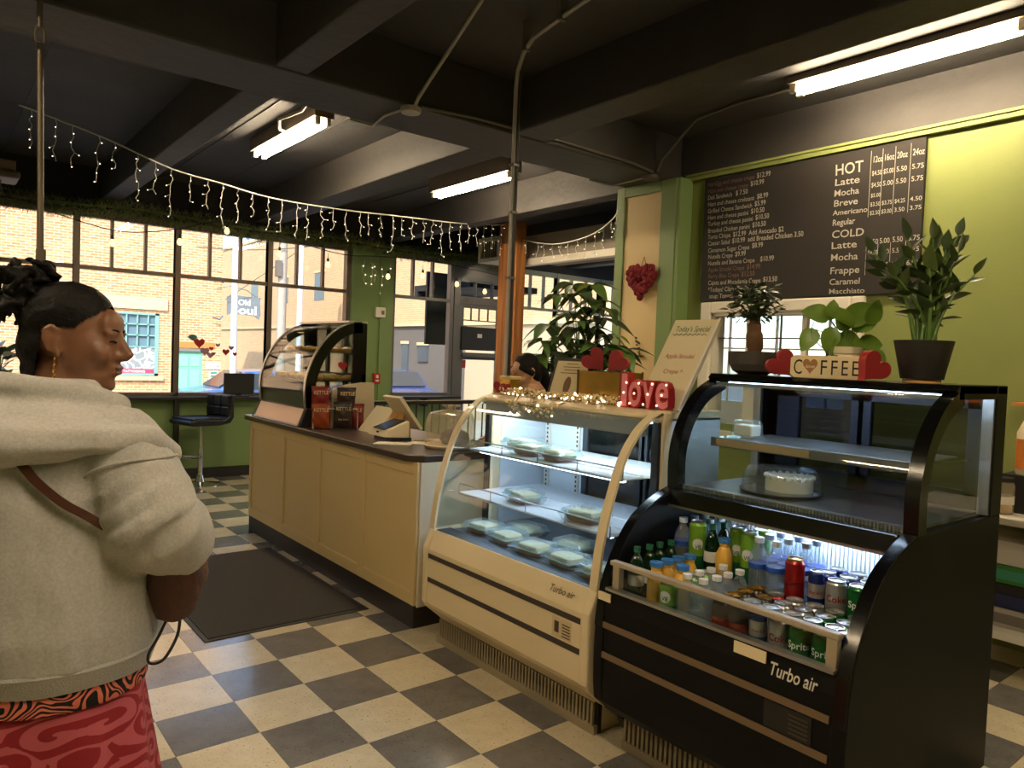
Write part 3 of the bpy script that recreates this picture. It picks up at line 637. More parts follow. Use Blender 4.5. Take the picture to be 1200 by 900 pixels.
up = smoothline([(1.02, .985), (1.018, 1.12), (1.05, 1.23), (1.105, 1.315), (1.185, 1.385), (1.30, 1.435)], 4)
for ya, yb in ((Y0, Y0+.045), (Y1-.045, Y1)):
    MB().prism([(.80, .06), (.775, .11)]+low+[(1.70, .985), (1.70, .06)], 'y', ya, yb).build('side_panel', M_cb, bc, bevel=.005)
    MB().strip(up, -.055, 'y', ya, yb).build('side_arch', M_cbg, bc, smooth=40)
    MB().strip(low[6:], .004, 'y', ya+.003, yb-.003).build('edge_trim', M_cbg, bc, smooth=40)
    bx(bc, 'rear_post', M_cb, 1.60, 1.70, ya, yb, .985, 1.447, bevel=.004)
    bx(bc, 'top_rail', M_cb, 1.27, 1.60, ya, yb, 1.40, 1.447)
    bx(bc, 'post_trim', M_chrome, 1.588, 1.60, ya+.005, yb-.005, .99, 1.40)
    ym = (ya+yb)/2
    MB().prism([(p[0]+.03, p[1]) for p in up]+[(1.60, 1.41), (1.60, .985)], 'y', ym-.003, ym+.003).build('side_glass', M_cg, bc)
MB().strip(up, -.006, 'y', Y0+.045, Y1-.045).build('front_glass', M_cg, bc, smooth=40)
MB().prism([(1.265, 1.415), (1.25, 1.43), (1.27, 1.447), (1.70, 1.447), (1.70, 1.415)], 'y', Y0, Y1).build('top_panel', M_cbg, bc, bevel=.004)
bx(bc, 'glass_clip', M_chrome, 1.245, 1.262, Y0+.05, Y1-.05, 1.398, 1.412)
mb = MB(); n = 66
for k in range(n): y = Y0+.08+(Y1-Y0-.16)*k/(n-1); mb.box(1.285, 1.295, y-.004, y+.004, 1.398, 1.405)
tag(mb.build('led_dots', M_led, bc), kind='stuff'); bx(bc, 'led_strip', mat('cool_led_dim', (230, 240, 255), emit=7, ecol=(200, 222, 255)), 1.30, 1.325, Y0+.07, Y1-.07, 1.405, 1.413)
MB().prism([(.975, .925), (.985, .985), (1.32, .985), (1.32, .93)], 'y', Y0+.045, Y1-.045).build('lip', M_cbg, bc, bevel=.006)
bx(bc, 'lip_trim', M_chrome, .972, .98, Y0+.045, Y1-.045, .918, .927)
M_ss = mat('satin_steel', (140, 142, 146), .35, metal=.8, var=.08)
bx(bc, 'deck', M_ss, 1.06, 1.64, Y0+.045, Y1-.045, .985, .995)
mb = MB()
for k in range(70): y = Y0+.06+(Y1-Y0-.12)*k/69; mb.box(1.045, 1.085, y-.004, y+.004, .985, 1.0)
tag(mb.build('deck_vents', M_chrome, bc), kind='stuff')
M_navy = mat('navy_frame', (28, 32, 52), .45)
for a, b in ((Y0+.05, -2.22), (-2.24, Y1-.05)):
    for q in ((1.63, 1.66, a, a+.05, .99, 1.42), (1.63, 1.66, b-.05, b, .99, 1.42), (1.63, 1.66, a, b, .99, 1.06), (1.63, 1.66, a, b, 1.36, 1.42)): bx(bc, 'rear_door_frame', M_navy, *q)
    bx(bc, 'rear_door_glass', glass('rear_glass', (140, 146, 160), 1.5), 1.643, 1.647, a+.05, b-.05, 1.06, 1.36)
bx(bc, 'rear_door_frame', M_navy, 1.63, 1.66, Y1-.2, Y1-.05, .99, 1.42)
sh = bx(bc, 'glass_shelf', glass('shelf_glass', (222, 236, 232), 1.5), 1.21, 1.58, Y0+.06, Y1-.06, 1.178, 1.186)
bx(sh, 'shelf_front', M_ss, 1.195, 1.212, Y0+.06, Y1-.07, 1.152, 1.188, bevel=.002)
bx(sh, 'shelf_tray', M_chrome, 1.23, 1.56, Y0+.10, Y1-.12, 1.186, 1.188)
bx(sh, 'shelf_lamp', mat('cool_led_faint', (230, 240, 255), emit=4, ecol=(200, 222, 255)), 1.22, 1.235, Y0+.08, Y1-.08, 1.168, 1.175)
bx(sh, 'price_strip', mat('kraft_label', (170, 148, 112), .6), 1.192, 1.195, -2.26, -1.86, 1.156, 1.184)
# open bin
bx(bc, 'bin_step', M_cb, .955, 1.30, Y0+.045, Y1-.045, .58, .676)
mb = MB()
for k in range(56): y = Y0+.05+(Y1-Y0-.1)*k/55; mb.box(1.285, 1.30, y-.005, y+.005, .68, .925)
tag(mb.build('air_grille', mat('white_liner'), bc), kind='stuff'); bx(bc, 'grille_back', mat('pale_liner', (150, 160, 176), .4), 1.297, 1.32, Y0+.045, Y1-.045, .6, .93)
bx(bc, 'bin_lamp', mat('bin_led', (230, 240, 255), emit=30, ecol=(210, 230, 255)), 1.20, 1.225, Y0+.06, Y0+.66, .915, .922)
MB().box(.662, .668, Y0+.05, Y1-.05, .645, .735).build('bin_glass', M_cg, bc)
M_rl = mat('grey_beige_rail', (170, 156, 132), .45)
bx(bc, 'bin_rail', M_rl, .655, .685, Y0+.045, Y1-.045, .730, .748, bevel=.004)
for y in (Y0+.05, Y1-.09): bx(bc, 'rail_bracket', M_rl, .657, .683, y, y+.03, .645, .73)
bx(bc, 'sill_trim', M_chrome, .636, .67, Y0+.045, Y1-.045, .640, .650)
bx(bc, 'stripe', M_strip, .634, .641, Y0+.05, Y1-.03, .500, .522); bx(bc, 'stripe', M_strip, .634, .641, Y0+.05, Y1-.03, .388, .410)
M_tagp = mat('cream_price_tag', (238, 220, 180), .6)
bx(bc, 'price_tag', M_tagp, .632, .637, -1.835, -1.775, .60, .630); bx(bc, 'price_tag', M_tagp, .632, .637, -2.47, -2.36, .60, .635)
mb = MB(); put_text(mb, 'Turbo air', (.633, -2.48, .575), (0, -1, 0), (0, .0, 1), .058, width=.155, shear=.3, bold=.012); mb.build('lettering', M_white, bc)
st = bx(bc, 'rating_label', mat('dark_label', (34, 31, 28), .4), .636, .641, -2.62, -2.47, .415, .495)
for k in range(5): bx(st, 'label_line', mat('dim_print', (80, 70, 58), .6), .634, .636, -2.61, -2.55, .425+k*.013, .429+k*.013)
mb = MB()
for y, z in ((Y0-.001, .28), (Y0-.001, .17), (Y0-.001, .42)): mb.lathe([(.006, -.002), (.004, 0)], (1.0, y, z), 8)
# ================================================================ countertop bakery case
bk = thing('bakery_case', (.97, 1.66, .94), 'black curved-glass pastry case standing on the far end of the counter', 'display case')
Y0, Y1 = 1.22, 2.12
M_base = mat('pinkish_steel', (206, 178, 158), .4, metal=.3)
MB().prism([(.715, .94), (.765, 1.07), (1.20, 1.07), (1.22, .94)], 'y', Y0, Y1).build('base', M_kick, bk, bevel=.004)
MB().prism([(.708, .952), (.752, 1.062), (.758, 1.062), (.714, .952)], 'y', Y0+.03, Y1-.03).build('base_front', M_base, bk)
MB().tube([(.70, Y0, .945), (.70, Y1, .945)], .007, 6).tube([(.70, Y0, .945), (.752, Y0, 1.07)], .007, 6).tube([(.70, Y1, .945), (.752, Y1, 1.07)], .007, 6).build('base_trim', M_chrome, bk)
ar = smoothline([(.758, 1.07), (.748, 1.2), (.766, 1.32), (.838, 1.482), (.955, 1.615), (1.08, 1.678), (1.17, 1.69)], 4)
MB().strip(ar, -.006, 'y', Y0+.01, Y1-.01).build('front_glass', M_cg, bk, smooth=40)
bx(bk, 'lower_screen', M_kick, .768, .776, Y0+.02, Y1-.02, 1.07, 1.24)
for ya, yb in ((Y0, Y0+.03), (Y1-.03, Y1)):
    MB().strip(ar, -.075, 'y', ya, yb).build('side_arch', M_cbg, bk, smooth=40); bx(bk, 'rear_post', M_cbg, 1.10, 1.21, ya, yb, 1.07, 1.69, bevel=.004)
    MB().strip(ar, .006, 'y', ya, yb).build('arch_trim', M_chrome, bk, smooth=40)
    MB().prism([(p[0]+.01, p[1]) for p in ar]+[(1.17, 1.07)], 'y', (ya+yb)/2-.003, (ya+yb)/2+.003).build('side_glass', M_cg, bk)
bx(bk, 'top', M_chrome, 1.06, 1.21, Y0, Y1, 1.685, 1.70); bx(bk, 'rear_door', glass('bakery_rear_glass', (205, 205, 200), 1.4), 1.19, 1.195, Y0+.03, Y1-.03, 1.08, 1.68)
bx(bk, 'rear_rail', M_kick, 1.18, 1.21, Y0, Y1, 1.26, 1.31)
for y in (1.5, 1.82): bx(bk, 'rear_stile', M_kick, 1.18, 1.205, y, y+.04, 1.07, 1.68)
M_bread = mat('golden_crust', (196, 140, 74), .7, var=.3, scale=25); M_icing = mat('pale_icing', (230, 214, 190), .6, var=.1)
for z, x0 in ((1.25, .80), (1.455, .90)): bx(bk, 'shelf', glass('shelf_glass'), x0, 1.17, Y0+.03, Y1-.03, z, z+.008); bx(bk, 'shelf_edge', M_top, x0-.004, x0+.006, Y0+.03, Y1-.03, z-.012, z+.012)
k = 0
for z, xs in ((1.258, (.87, 1.0, 1.11)), (1.463, (.98, 1.10))):
    for xi, x in enumerate(xs):
        for i in range(6):
            y = Y0+.10+i*.135+rnd(-.015, .015); k += 1
            kind = (i+int(x*100)) % 3; wh = '%s in the %s row of the %s pastry shelf' % (('first', 'second', 'third', 'fourth', 'fifth', 'sixth')[i], ('front', 'second', 'back')[xi], 'lower' if z < 1.4 else 'upper')
            if kind == 0:
                o = MB().ell((x, y, z+.022), (.05, .045, .024), 12, 8).build('bread_roll', M_bread, smooth=60); tag(o, 'bread roll, '+wh, 'bread', 'pastries in the bakery case')
            elif kind == 1:
                pts = [(x+.045*math.cos(a), y+.055*math.sin(a), z+.02) for a in [(-.2+1.4*PI*j/9) for j in range(10)]]
                o = MB().tube(pts, [.006, .012, .018, .021, .022, .022, .021, .018, .012, .006], 8).build('croissant', M_bread, smooth=60); tag(o, 'curved croissant, '+wh, 'pastry', 'pastries in the bakery case')
            else:
                o = thing('iced_bun', (x, y, z), 'iced bun, '+wh, 'pastry', 'pastries in the bakery case')
                MB().lathe([(.03, 0), (.045, .012), (.044, .03), (.02, .04), (0, .041)], (x, y, z), 12).build('bun', M_bread, o, smooth=60); MB().lathe([(.036, .034), (.03, .044), (0, .048)], (x, y, z), 12).build('icing', M_icing, o, smooth=60)
hs = MB(); 
def heart_pts(w, h, n=36):
    out = []
    for i in range(n):
        t = 2*PI*i/n; x = 16*math.sin(t)**3; y = 13*math.cos(t)-5*math.cos(2*t)-2*math.cos(3*t)-math.cos(4*t); out.append((x/32*w, (y+17)/29*h))
    return out
M_red = mat('red_paint', (170, 24, 26), .45, var=.06)
o = MB().prism([(1.02+p[0]*.8, 1.335+p[1]) for p in heart_pts(.09, .065)], 'y', 1.215, 1.219).build('red_heart_sticker', M_red); tag(o, 'small red heart stuck on the side of the pastry case', 'sticker')
# ================================================================ lamps and electrical runs on the ceiling
M_tube = mat('warm_fluorescent', (255, 238, 190), emit=TUBE_GAIN, ecol=(255, 231, 192))
M_house = mat('lamp_housing', (120, 108, 92), .5)
def fixture(x, y0, y1, z, label):
    t = thing('fluorescent_lamp', (x, (y0+y1)/2, z), label, 'ceiling lamp', 'fluorescent ceiling lamps')
    MB().box(x-.075, x+.075, y0-.03, y1+.03, z+.03, 3.231).build('housing', M_house, t, bevel=.005)
    for s in (-1, 1):
        MB().tube([(x+s*.038, y0+.03, z), (x+s*.038, y1-.03, z)], .016, 10).build('tube', M_tube, t, smooth=60)
        for y in (y0, y1): MB().box(x+s*.038-.014, x+s*.038+.014, y-.02, y+.02, z-.02, z+.035).build('socket', M_white, t)
    return t
fixture(2.80, -2.36, -1.17, 3.16, 'twin-tube fluorescent lamp nearest the chalkboard wall')
fixture(.88, 1.36, 2.62, 3.10, 'twin-tube fluorescent lamp with a bent white conduit, between the beams at the mat')
fixture(2.62, 1.36, 2.56, 3.04, 'twin-tube fluorescent lamp half hidden behind the thin ceiling pole')
fixture(-.9, -3.9, -2.7, 3.12, 'twin-tube fluorescent lamp overhead by the camera side of the shop')
fixture(.9, -5.6, -4.4, 3.12, 'twin-tube fluorescent lamp at the back of the shop floor')
fixture(-2.6, -1.6, -.4, 3.12, 'twin-tube fluorescent lamp over the far side of the shop floor')
fixture(5.6, 2.2, 3.4, 3.12, 'added twin-tube fluorescent lamp hidden beyond the bulkhead')  # unseen lamp, added to lighten the door frame and entrance wall
M_cond = mat('pale_grey_conduit', (168, 164, 156), .5); M_cond2 = mat('dim_conduit', (96, 92, 86), .5)
def run(name, pts, r, label, m=M_cond, boxes=()):
    t = thing(name, pts[0], label, 'conduit')
    MB().tube(pts, r, 8).build('pipe', m, t, smooth=60)
    for (x, y, z) in boxes: MB().lathe([(.05, -.02), (.055, -.015), (.055, .01), (.03, .02)], (x, y, z), 12).build('junction_box', m, t, smooth=40)
    return t
run('ceiling_conduit', [(.86, .05, 2.90), (.85, .0, 2.93), (.77, -.71, 3.21), (.75, -1.0, 3.217), (.75, -2.5, 3.217)], .011, 'pale conduit climbing from the round junction box on the girder')
jb = thing('junction_box', (.86, .10, 2.87), 'white round junction box under the girder with short bent pipe', 'junction box')
MB().lathe([(.055, 0), (.06, .008), (.06, .03)], (.86, .10, 2.868), 14).build('box', M_cond, jb, smooth=40); MB().tube([(.82, .13, 2.885), (.80, .3, 2.885), (.84, .52, 2.885), (.70, .56, 2.90)], .008, 8).build('pipe', M_cond, jb, smooth=60)
run('ceiling_conduit', [(.9, .06, 2.905), (1.3, .055, 2.93), (2.0, .055, 2.94), (2.7, .055, 2.93), (2.93, .06, 2.91)], .011, 'thin conduit running along the lower edge of the girder', M_cond2)
run('ceiling_conduit', [(2.98, .06, 2.92), (2.96, .0, 3.0), (2.9, -.35, 3.2), (2.87, -.69, 3.217), (2.84, -1.12, 3.2)], .010, 'thin conduit feeding the lamp near the chalkboard wall', M_cond2)
jb = thing('junction_box', (2.98, .12, 2.87), 'dull round junction box above the cream column', 'junction box')
MB().lathe([(.06, 0), (.065, .008), (.065, .03)], (2.98, .12, 2.868), 14).build('box', M_cond2, jb, smooth=40); MB().tube([(2.95, .16, 2.885), (2.97, .5, 2.885), (2.75, .56, 2.90)], .008, 8).build('pipe', M_cond, jb, smooth=60)
run('lamp_conduit', [(.74, 1.25, 3.21), (.74, 1.4, 3.16), (.66, 1.62, 3.13), (.74, 1.82, 3.12), (.80, 1.86, 3.12)], .012, 'bent white conduit joining the lamp above the mat')
pp = thing('power_pole', (1.13, -.535, 1.28), 'slim pole dropping from the ceiling to the white display case', 'pole')
pts = [(1.13, -.535, 1.285), (1.13, -.535, 2.9), (1.125, -.55, 3.0), (1.12, -.60, 3.08), (1.10, -.70, 3.12), (1.06, -1.05, 3.14), (1.02, -1.5, 3.16), (.9, -2.6, 3.2)]
MB().tube(pts, .0115, 8).build('conduit', M_cond, pp, smooth=60); MB().tube([(p[0]+.012, p[1]-.014, p[2]) for p in pts[:3]], .009, 6).build('cable', M_kick, pp, smooth=60)
for z in (1.9, 2.25, 2.5): MB().box(1.112, 1.152, -.56, -.52, z, z+.014).build('strap', M_cond2, pp)
for p in ((1.115, -.63, 3.10), (1.07, -.95, 3.135)): MB().box(p[0]-.02, p[0]+.02, p[1]-.01, p[1]+.01, p[2]-.02, 3.23).build('clip', M_cond2, pp)
hr = thing('hanging_rod', (-.96, -.065, 1.74), 'brown metal rod hanging on a chain link at the front edge', 'rod')
M_rod = mat('brown_metal_rod', (104, 92, 74), .5, metal=.3)
MB().tube([(-.965, -.05, 2.69), (-.955, -.07, 1.82)], .0115, 8).build('rod', M_rod, hr, smooth=60); MB().tube([(-.967, -.045, 2.75), (-.967, -.045, 3.23)], .010, 8).build('hanger', M_rod, hr, smooth=60)
MB().tube([(-.966+.016*math.cos(a), -.047, 2.72+.045*math.sin(a)) for a in [2*PI*i/16 for i in range(16)]], .005, 6, closed=True).build('chain_link', M_rod, hr)
MB().box(-.98, -.95, -.065, -.035, 2.66, 2.685).build('clamp', M_kick, hr); MB().box(-.972, -.938, -.085, -.055, 1.76, 1.85).build('end_fitting', M_rod, hr); MB().tube([(-.955, -.07, 1.76), (-.953, -.07, 1.74)], .004, 6).build('hook', M_rod, hr)
cs_ = thing('ceiling_speaker', (-.95, 3.9, 2.78), 'small grey boxed fixture hanging near the window at the far edge', 'fixture')
bx(cs_, 'housing', M_house, -1.25, -.74, 3.75, 4.05, 2.86, 2.95, bevel=.01); bx(cs_, 'shade', M_cond2, -1.28, -.71, 3.72, 4.08, 2.80, 2.86, bevel=.02); bx(cs_, 'hanger', M_cond2, -1.05, -1.0, 3.88, 3.92, 2.95, 3.23); MB().tube([(-.84, 3.9, 2.80), (-.84, 3.9, 2.70)], .01, 6).build('pull_cord', M_cond2, cs_)
# ================================================================ light strings and garland
M_wl = mat('white_cable', (200, 198, 190), .5); M_bulb = mat('warm_fairy_bulb', (255, 236, 190), emit=1.5, ecol=(255, 236, 200)); M_dkc = mat('dark_cable', (46, 40, 36), .6)
def icicles(pts, n, label, lmin, lmax):
    t = thing('icicle_light_string', pts[0], label, 'string lights')
    P = [Vector(p) for p in smooth3(pts, 6)]
    MB().tube(P, .006, 6).build('cable', M_wl, t, smooth=60)
    L = [0]
    for a, b in zip(P, P[1:]): L.append(L[-1]+(b-a).length)
    for k in range(n):
        s = L[-1]*(k+.5+rnd(-.15, .15))/n; i = max(j for j in range(len(L)) if L[j] <= s); i = min(i, len(P)-2)
        p = P[i].lerp(P[i+1], (s-L[i])/max(L[i+1]-L[i], 1e-6)); ln = rnd(lmin, lmax)
        d = [p]; m = max(3, int(ln/.035))
        for q in range(1, m+1): d.append(p+Vector((rnd(-.014, .014), rnd(-.014, .014), -ln*q/m)))
        mb = MB(); mb.tube(d, .0027, 5)
        for q in range(1, len(d), 2):
            e = d[q]+Vector((rnd(-.03, .03), rnd(-.03, .03), rnd(-.02, 0))); mb.tube([d[q], e], .0025, 4); mb.ell(e, .0045, 6, 4, 1)
        mb.build('light_strand', [M_wl, M_bulb], t)
    return t
def smooth3(pts, k=4):
    P = [Vector(p) for p in pts]; out = []
    for i in range(len(P)-1):
        p0, p1, p2, p3 = P[max(i-1, 0)], P[i], P[i+1], P[min(i+2, len(P)-1)]
        for j in range(k):
            t = j/k; out.append(.5*((2*p1)+(-p0+p2)*t+(2*p0-5*p1+4*p2-p3)*t*t+(-p0+3*p1-3*p2+p3)*t**3))
    return out+[P[-1]]
icicles([(-.86, 2.13, 2.99), (-.36, 2.23, 2.91), (.11, 2.33, 2.80), (.51, 2.41, 2.77), (.96, 2.50, 2.74), (1.65, 2.64, 2.77), (2.24, 2.76, 2.82), (3.19, 2.95, 2.90), (3.89, 3.1, 3.0)], 36, 'long string of icicle lights swagged across the room below the beams', .18, .36)
icicles([(4.0, 2.87, 2.82), (3.9, 2.4, 2.72), (3.75, 1.9, 2.66), (3.55, 1.3, 2.66), (3.3, .8, 2.71), (3.17, .63, 2.755)], 12, 'short string of icicle lights between the wooden post and the cream column', .08, .20)
cafe = thing('cafe_light_string', (1, 4.6, 2.6), 'dark cable of large round bulbs swagged in front of the windows', 'string lights')
cp = [(-1.9, 4.6, 2.60), (-.79, 4.6, 2.77), (-.39, 4.6, 2.69), (.13, 4.6, 2.59), (.47, 4.6, 2.62), (.75, 4.6, 2.69), (1.23, 4.6, 2.83), (1.85, 4.6, 2.74), (2.59, 4.6, 2.64), (3.08, 4.6, 2.67), (3.79, 4.6, 2.70), (4.5, 4.6, 2.66), (5.2, 4.6, 2.6)]
MB().tube(smooth3(cp, 5), .005, 6).build('cable', M_dkc, cafe, smooth=60)
M_bigb = mat('frosted_bulb', (250, 226, 180), emit=1.2, ecol=(255, 220, 150))
for x, z in ((.13, 2.47), (.76, 2.56), (1.24, 2.74), (1.83, 2.56), (2.42, 2.50), (3.23, 2.44), (3.74, 2.50), (4.28, 2.44), (4.75, 2.38)):
    b = MB().lathe([(0, -.045), (.022, -.035), (.03, -.01), (.02, .02), (.012, .03)], (x, 4.6, z), 10).build('bulb', M_bigb, cafe, smooth=60)
    MB().lathe([(.014, .03), (.014, .07)], (x, 4.6, z), 8).tube([(x, 4.6, z+.07), (x, 4.6, z+.13)], .003, 5).build('bulb_holder', M_dkc, b)
tw = thing('tangled_fairy_lights', (3.1, 4.77, 2.3), 'tangle of warm fairy lights glowing on the green pillar', 'string lights')
mb = MB()
for k in range(5):
    x = 2.96+k*.10+rnd(-.03, .03); d = [Vector((x+rnd(-.03, .03), 4.775+rnd(-.015, .015), 2.62-.055*q-rnd(0, .03))) for q in range(random.choice((4, 5, 8, 9, 6)))]; mb.tube(d, .003, 4)
    for q in d[1::2]: mb.ell(q+Vector((rnd(-.02, .02), 0, 0)), .008, 6, 4, 1)
mb.build('light_tangle', [M_wl, M_bulb], tw)
tag(tw.children[0], kind='stuff')
M_pine = mat('pine_needles', (128, 140, 88), .8, var=.4, scale=30)
gl = thing('pine_garland', (0, 4.76, 2.8), 'green artificial pine garland along the top of the windows', 'garland')
mb = MB()
for k in range(14000):
    x = rnd(-4.0, 5.3); a = rnd(0, 2*PI); r = rnd(0, .085); p = Vector((x, 4.74+r*math.cos(a), 2.80+r*math.sin(a)+.02*math.sin(x*3.1)+.015*math.sin(x*7)))
    d = Vector((rnd(-1, 1), math.cos(a)+rnd(-.5, .5), math.sin(a)+rnd(-.6, .3))).normalized()*rnd(.04, .08); w = d.orthogonal().normalized()*.005
    mb.add([p-w, p+w, p+d], [(0, 1, 2)])
tag(mb.build('needles', M_pine, gl, fix=False), kind='stuff'); MB().tube([(-4.0+.31*i, 4.76, 2.835+.02*math.sin((-4+.31*i)*3.1)) for i in range(31)], .012, 6).build('stem', M_pine, gl)
# ================================================================ chalkboard
M_slate = mat('chalkboard_slate', (38, 33, 30), .75, var=.2, scale=4); M_chalk = mat('white_chalk', (176, 170, 158), .9, var=.2, scale=60); M_chalkr = mat('dusty_red_chalk', (120, 92, 84), .9, var=.2, scale=60)
cb = thing('chalkboard_menu', (3.285, -.95, 1.955), 'large black chalkboard menu with handwritten food and coffee prices', 'chalkboard')
bx(cb, 'slate', M_slate, 3.272, 3.298, -1.735, -.165, 1.958, 2.872)
XB = 3.270
rows = ['HamEgg and cheese crepe|$12.99', 'Ham and cheese crepe|$10.99', 'Deli Sandwich| $ 7.50', 'Ham and cheese croissant|$8.99', 'Grilled Cheese Sandwich|$5.99', 'Ham and cheese panini|$10.50', 'Turkey and cheese panini|$10.50', 'Breaded Chicken panini|$10.50',
        'Torta Chispa|$12.99  Add Avocado $2', 'Caesar Salad|$10.99  add Breaded Chicken 3.50', 'Cinnamon Sugar Crepe|$8.99', 'Nutella Crepe|$9.99', 'Nutella and Banana Crepe|  $10.99', 'Apple Strudel Crepe|$14.99', 'Berry Bliss Crepe|$12.50', 'Cajeta and Macadamia Crepe|$13.50', '*Todays! Clam Chowder|', ' soup: Tomato Basil*|']
z = 2.815
def chalk(s, y, z, size, wd, m, bold, dz=-.012):
    mb = MB(); put_text(mb, s, (XB, y, z), (0, -1, dz), (0, .04*rnd(-1, 1), 1), size, width=wd, bold=bold); mb.build('lettering', m, cb)
for i, r in enumerate(rows):
    a, b = r.split('|'); y = -.19-.003*i
    for s, bb in ((a, 0), (b, 1)):
        if not s: continue
        size = .047 if not bb else .05
        wd = text_geo(s)[2]*size*.80
        chalk(s, y, z+rnd(-.002, .002), size, wd, M_chalkr if (i < 2 and not bb) or i in (13, 14) else M_chalk, .004 if not bb else .012); y -= wd+.02
    z -= .0492
for s, z, h, w in (('HOT', 2.735, .10, .185), ('Latte', 2.668, .062, .165), ('Mocha', 2.600, .058, .165), ('Breve', 2.535, .058, .16), ('Americano', 2.478, .046, .225), ('Regular', 2.412, .055, .15), ('COLD', 2.332, .068, .21), ('Latte', 2.262, .062, .17), ('Mocha', 2.185, .062, .18), ('Frappe', 2.10, .062, .195), ('Caramel', 2.03, .055, .20), ('Macchiato', 1.972, .046, .235)):
    chalk(s, -1.185, z, h, w, M_chalk, .010)
cols = (-1.425, -1.495, -1.572, -1.662)
for z, h, ss in ((2.775, .055, ('12oz', '16oz', '20oz', '24oz')), (2.695, .042, ('$4.50', '$5.00', '5.50', '5.75')), (2.622, .042, ('$4.50', '5.00', '5.50', '5.75')), (2.560, .034, ('$5.00', '', '', '')), (2.505, .036, ('$3.50', '$3.75', '$4.25', '4.50')), (2.452, .036, ('$2.50', '$3.00', '3.50', '3.75')), (2.27, .045, ('4.50', '5.00', '5.50', '5.75')), (2.205, .04, ('$4.50', '5.00', '5.50', '5.75')), (2.125, .04, ('', '5.50', '6.00', '6.50'))):
    for c, s in zip(cols, ss):
        if s: chalk(s, c, z, h, .062 if c > -1.6 else .068, M_chalk, .008, -.03)
for y in (-1.415, -1.487, -1.563, -1.652):
    for z0_, z1_ in ((2.44, 2.85), (2.08, 2.27)): bx(cb, 'ruled_line', M_chalk, XB, XB+.001, y-.0012, y+.0012, z0_, z1_)
# ================================================================ column decorations
hw = thing('heart_wreath', (3.13, .30, 1.98), 'dark red heart-shaped rag wreath hanging on the cream column', 'wreath')
M_rag = mat('crimson_rags', (120, 20, 30), .9, var=.4, scale=40); mb = MB()
hp = heart_pts(.29, .28, 48)
for p in hp:
    for q in range(5):
        ks = rnd(.35, .95); c = Vector((0, p[0]*ks, .15+(p[1]-.15)*ks)); mb.ell((3.128-rnd(0, .02), .30+c.y, 1.975+c.z), (.022, rnd(.02, .032), rnd(.02, .032)), 7, 5)
mb.build('rag_loops', M_rag, hw, smooth=60); tag(hw.children[0], kind='stuff')
MB().tube([(3.15, .27, 2.23), (3.15, .30, 2.32), (3.15, .33, 2.23)], .003, 5).build('hanging_cord', M_rag, hw)
kd = thing('metal_wall_charm', (3.14, .31, 1.5), 'small tarnished metal charm strung on the cream column', 'ornament'); mb = MB()
M_brz = mat('tarnished_bronze', (96, 86, 62), .4, metal=.7)
for k in range(9): mb.tube([(3.145+.001*q, .335-.012*k/2+rnd(-.02, .02), 1.67-k*.018+rnd(-.01, .01)) for q in range(3)], .007, 5)
mb.build('charm_chain', M_brz, kd); MB().lathe([(.0, 0), (.03, .005), (.035, .012), (.0, .02)], (3.14, .29, 1.52), 7).build('charm_flower', M_brz, kd); tag(kd.children[0], kind='stuff')
# pillar fittings
th = thing('thermostat', (3.23, 4.79, 1.92), 'white thermostat box on the green pillar', 'thermostat'); bx(th, 'case', M_white, 3.16, 3.30, 4.755, 4.80, 1.92, 2.05, bevel=.006); bx(th, 'display', M_house, 3.24, 3.28, 4.752, 4.756, 1.96, 2.01)
pc = thing('pillar_conduit', (3.24, 4.79, .12), 'green painted conduit running down the pillar', 'conduit'); MB().tube([(3.24, 4.788, .12), (3.24, 4.788, 2.75)], .012, 8).build('pipe', M_green2, pc, smooth=60)
fa = thing('fire_alarm', (3.20, 4.79, 1.07), 'small red fire alarm call point on the green pillar', 'fire alarm'); bx(fa, 'case', M_red, 3.16, 3.255, 4.76, 4.80, 1.07, 1.21, bevel=.005); bx(fa, 'lever', M_white, 3.185, 3.23, 4.752, 4.762, 1.10, 1.125); bx(fa, 'window', M_white, 3.19, 3.225, 4.755, 4.761, 1.145, 1.185)
vb = thing('vent_box', (4.6, 4.2, 2.73), 'cream louvred vent box hanging near the entrance', 'vent')
bx(vb, 'case', M_white, 4.53, 4.85, 3.97, 4.44, 2.73, 3.05); 
for b in ((4.5, 4.53, 3.97, 4.02, 2.73, 3.05), (4.5, 4.53, 4.39, 4.44, 2.73, 3.05), (4.5, 4.53, 4.02, 4.39, 2.73, 2.78), (4.5, 4.53, 4.02, 4.39, 3.0, 3.05)): bx(vb, 'frame', M_white, *b)
for k in range(8): bx(vb, 'louvre', M_house, 4.515, 4.528, 4.035+k*.045, 4.055+k*.045, 2.78, 3.0)
bx(vb, 'hanger', M_alu, 4.65, 4.7, 4.18, 4.22, 3.05, 3.23)
dk = thing('window_decal', (1.25, 4.89, 1.4), 'red and mauve heart decals with a teal leaf sprig on the window glass', 'decal')
M_mauve = mat('mauve_vinyl', (168, 132, 158), .6); M_tealv = mat('teal_vinyl', (96, 156, 140), .6)
def flat_heart(par, m, x, z, w): MB().prism([(x+p[0], z+p[1]) for p in heart_pts(w, w*.95, 20)], 'y', 4.888, 4.891).build('heart_decal', m, par)
for x, z, w in ((1.06, 1.44, .12), (1.19, 1.42, .05), (1.35, 1.37, .08), (1.45, 1.365, .05), (1.22, 1.37, .04)): flat_heart(dk, M_red, x, z, w)
for x, z, w in ((1.12, 1.36, .10), (1.26, 1.46, .05), (1.41, 1.43, .06), (1.18, 1.33, .08)): flat_heart(dk, M_mauve, x, z, w)
mb = MB()
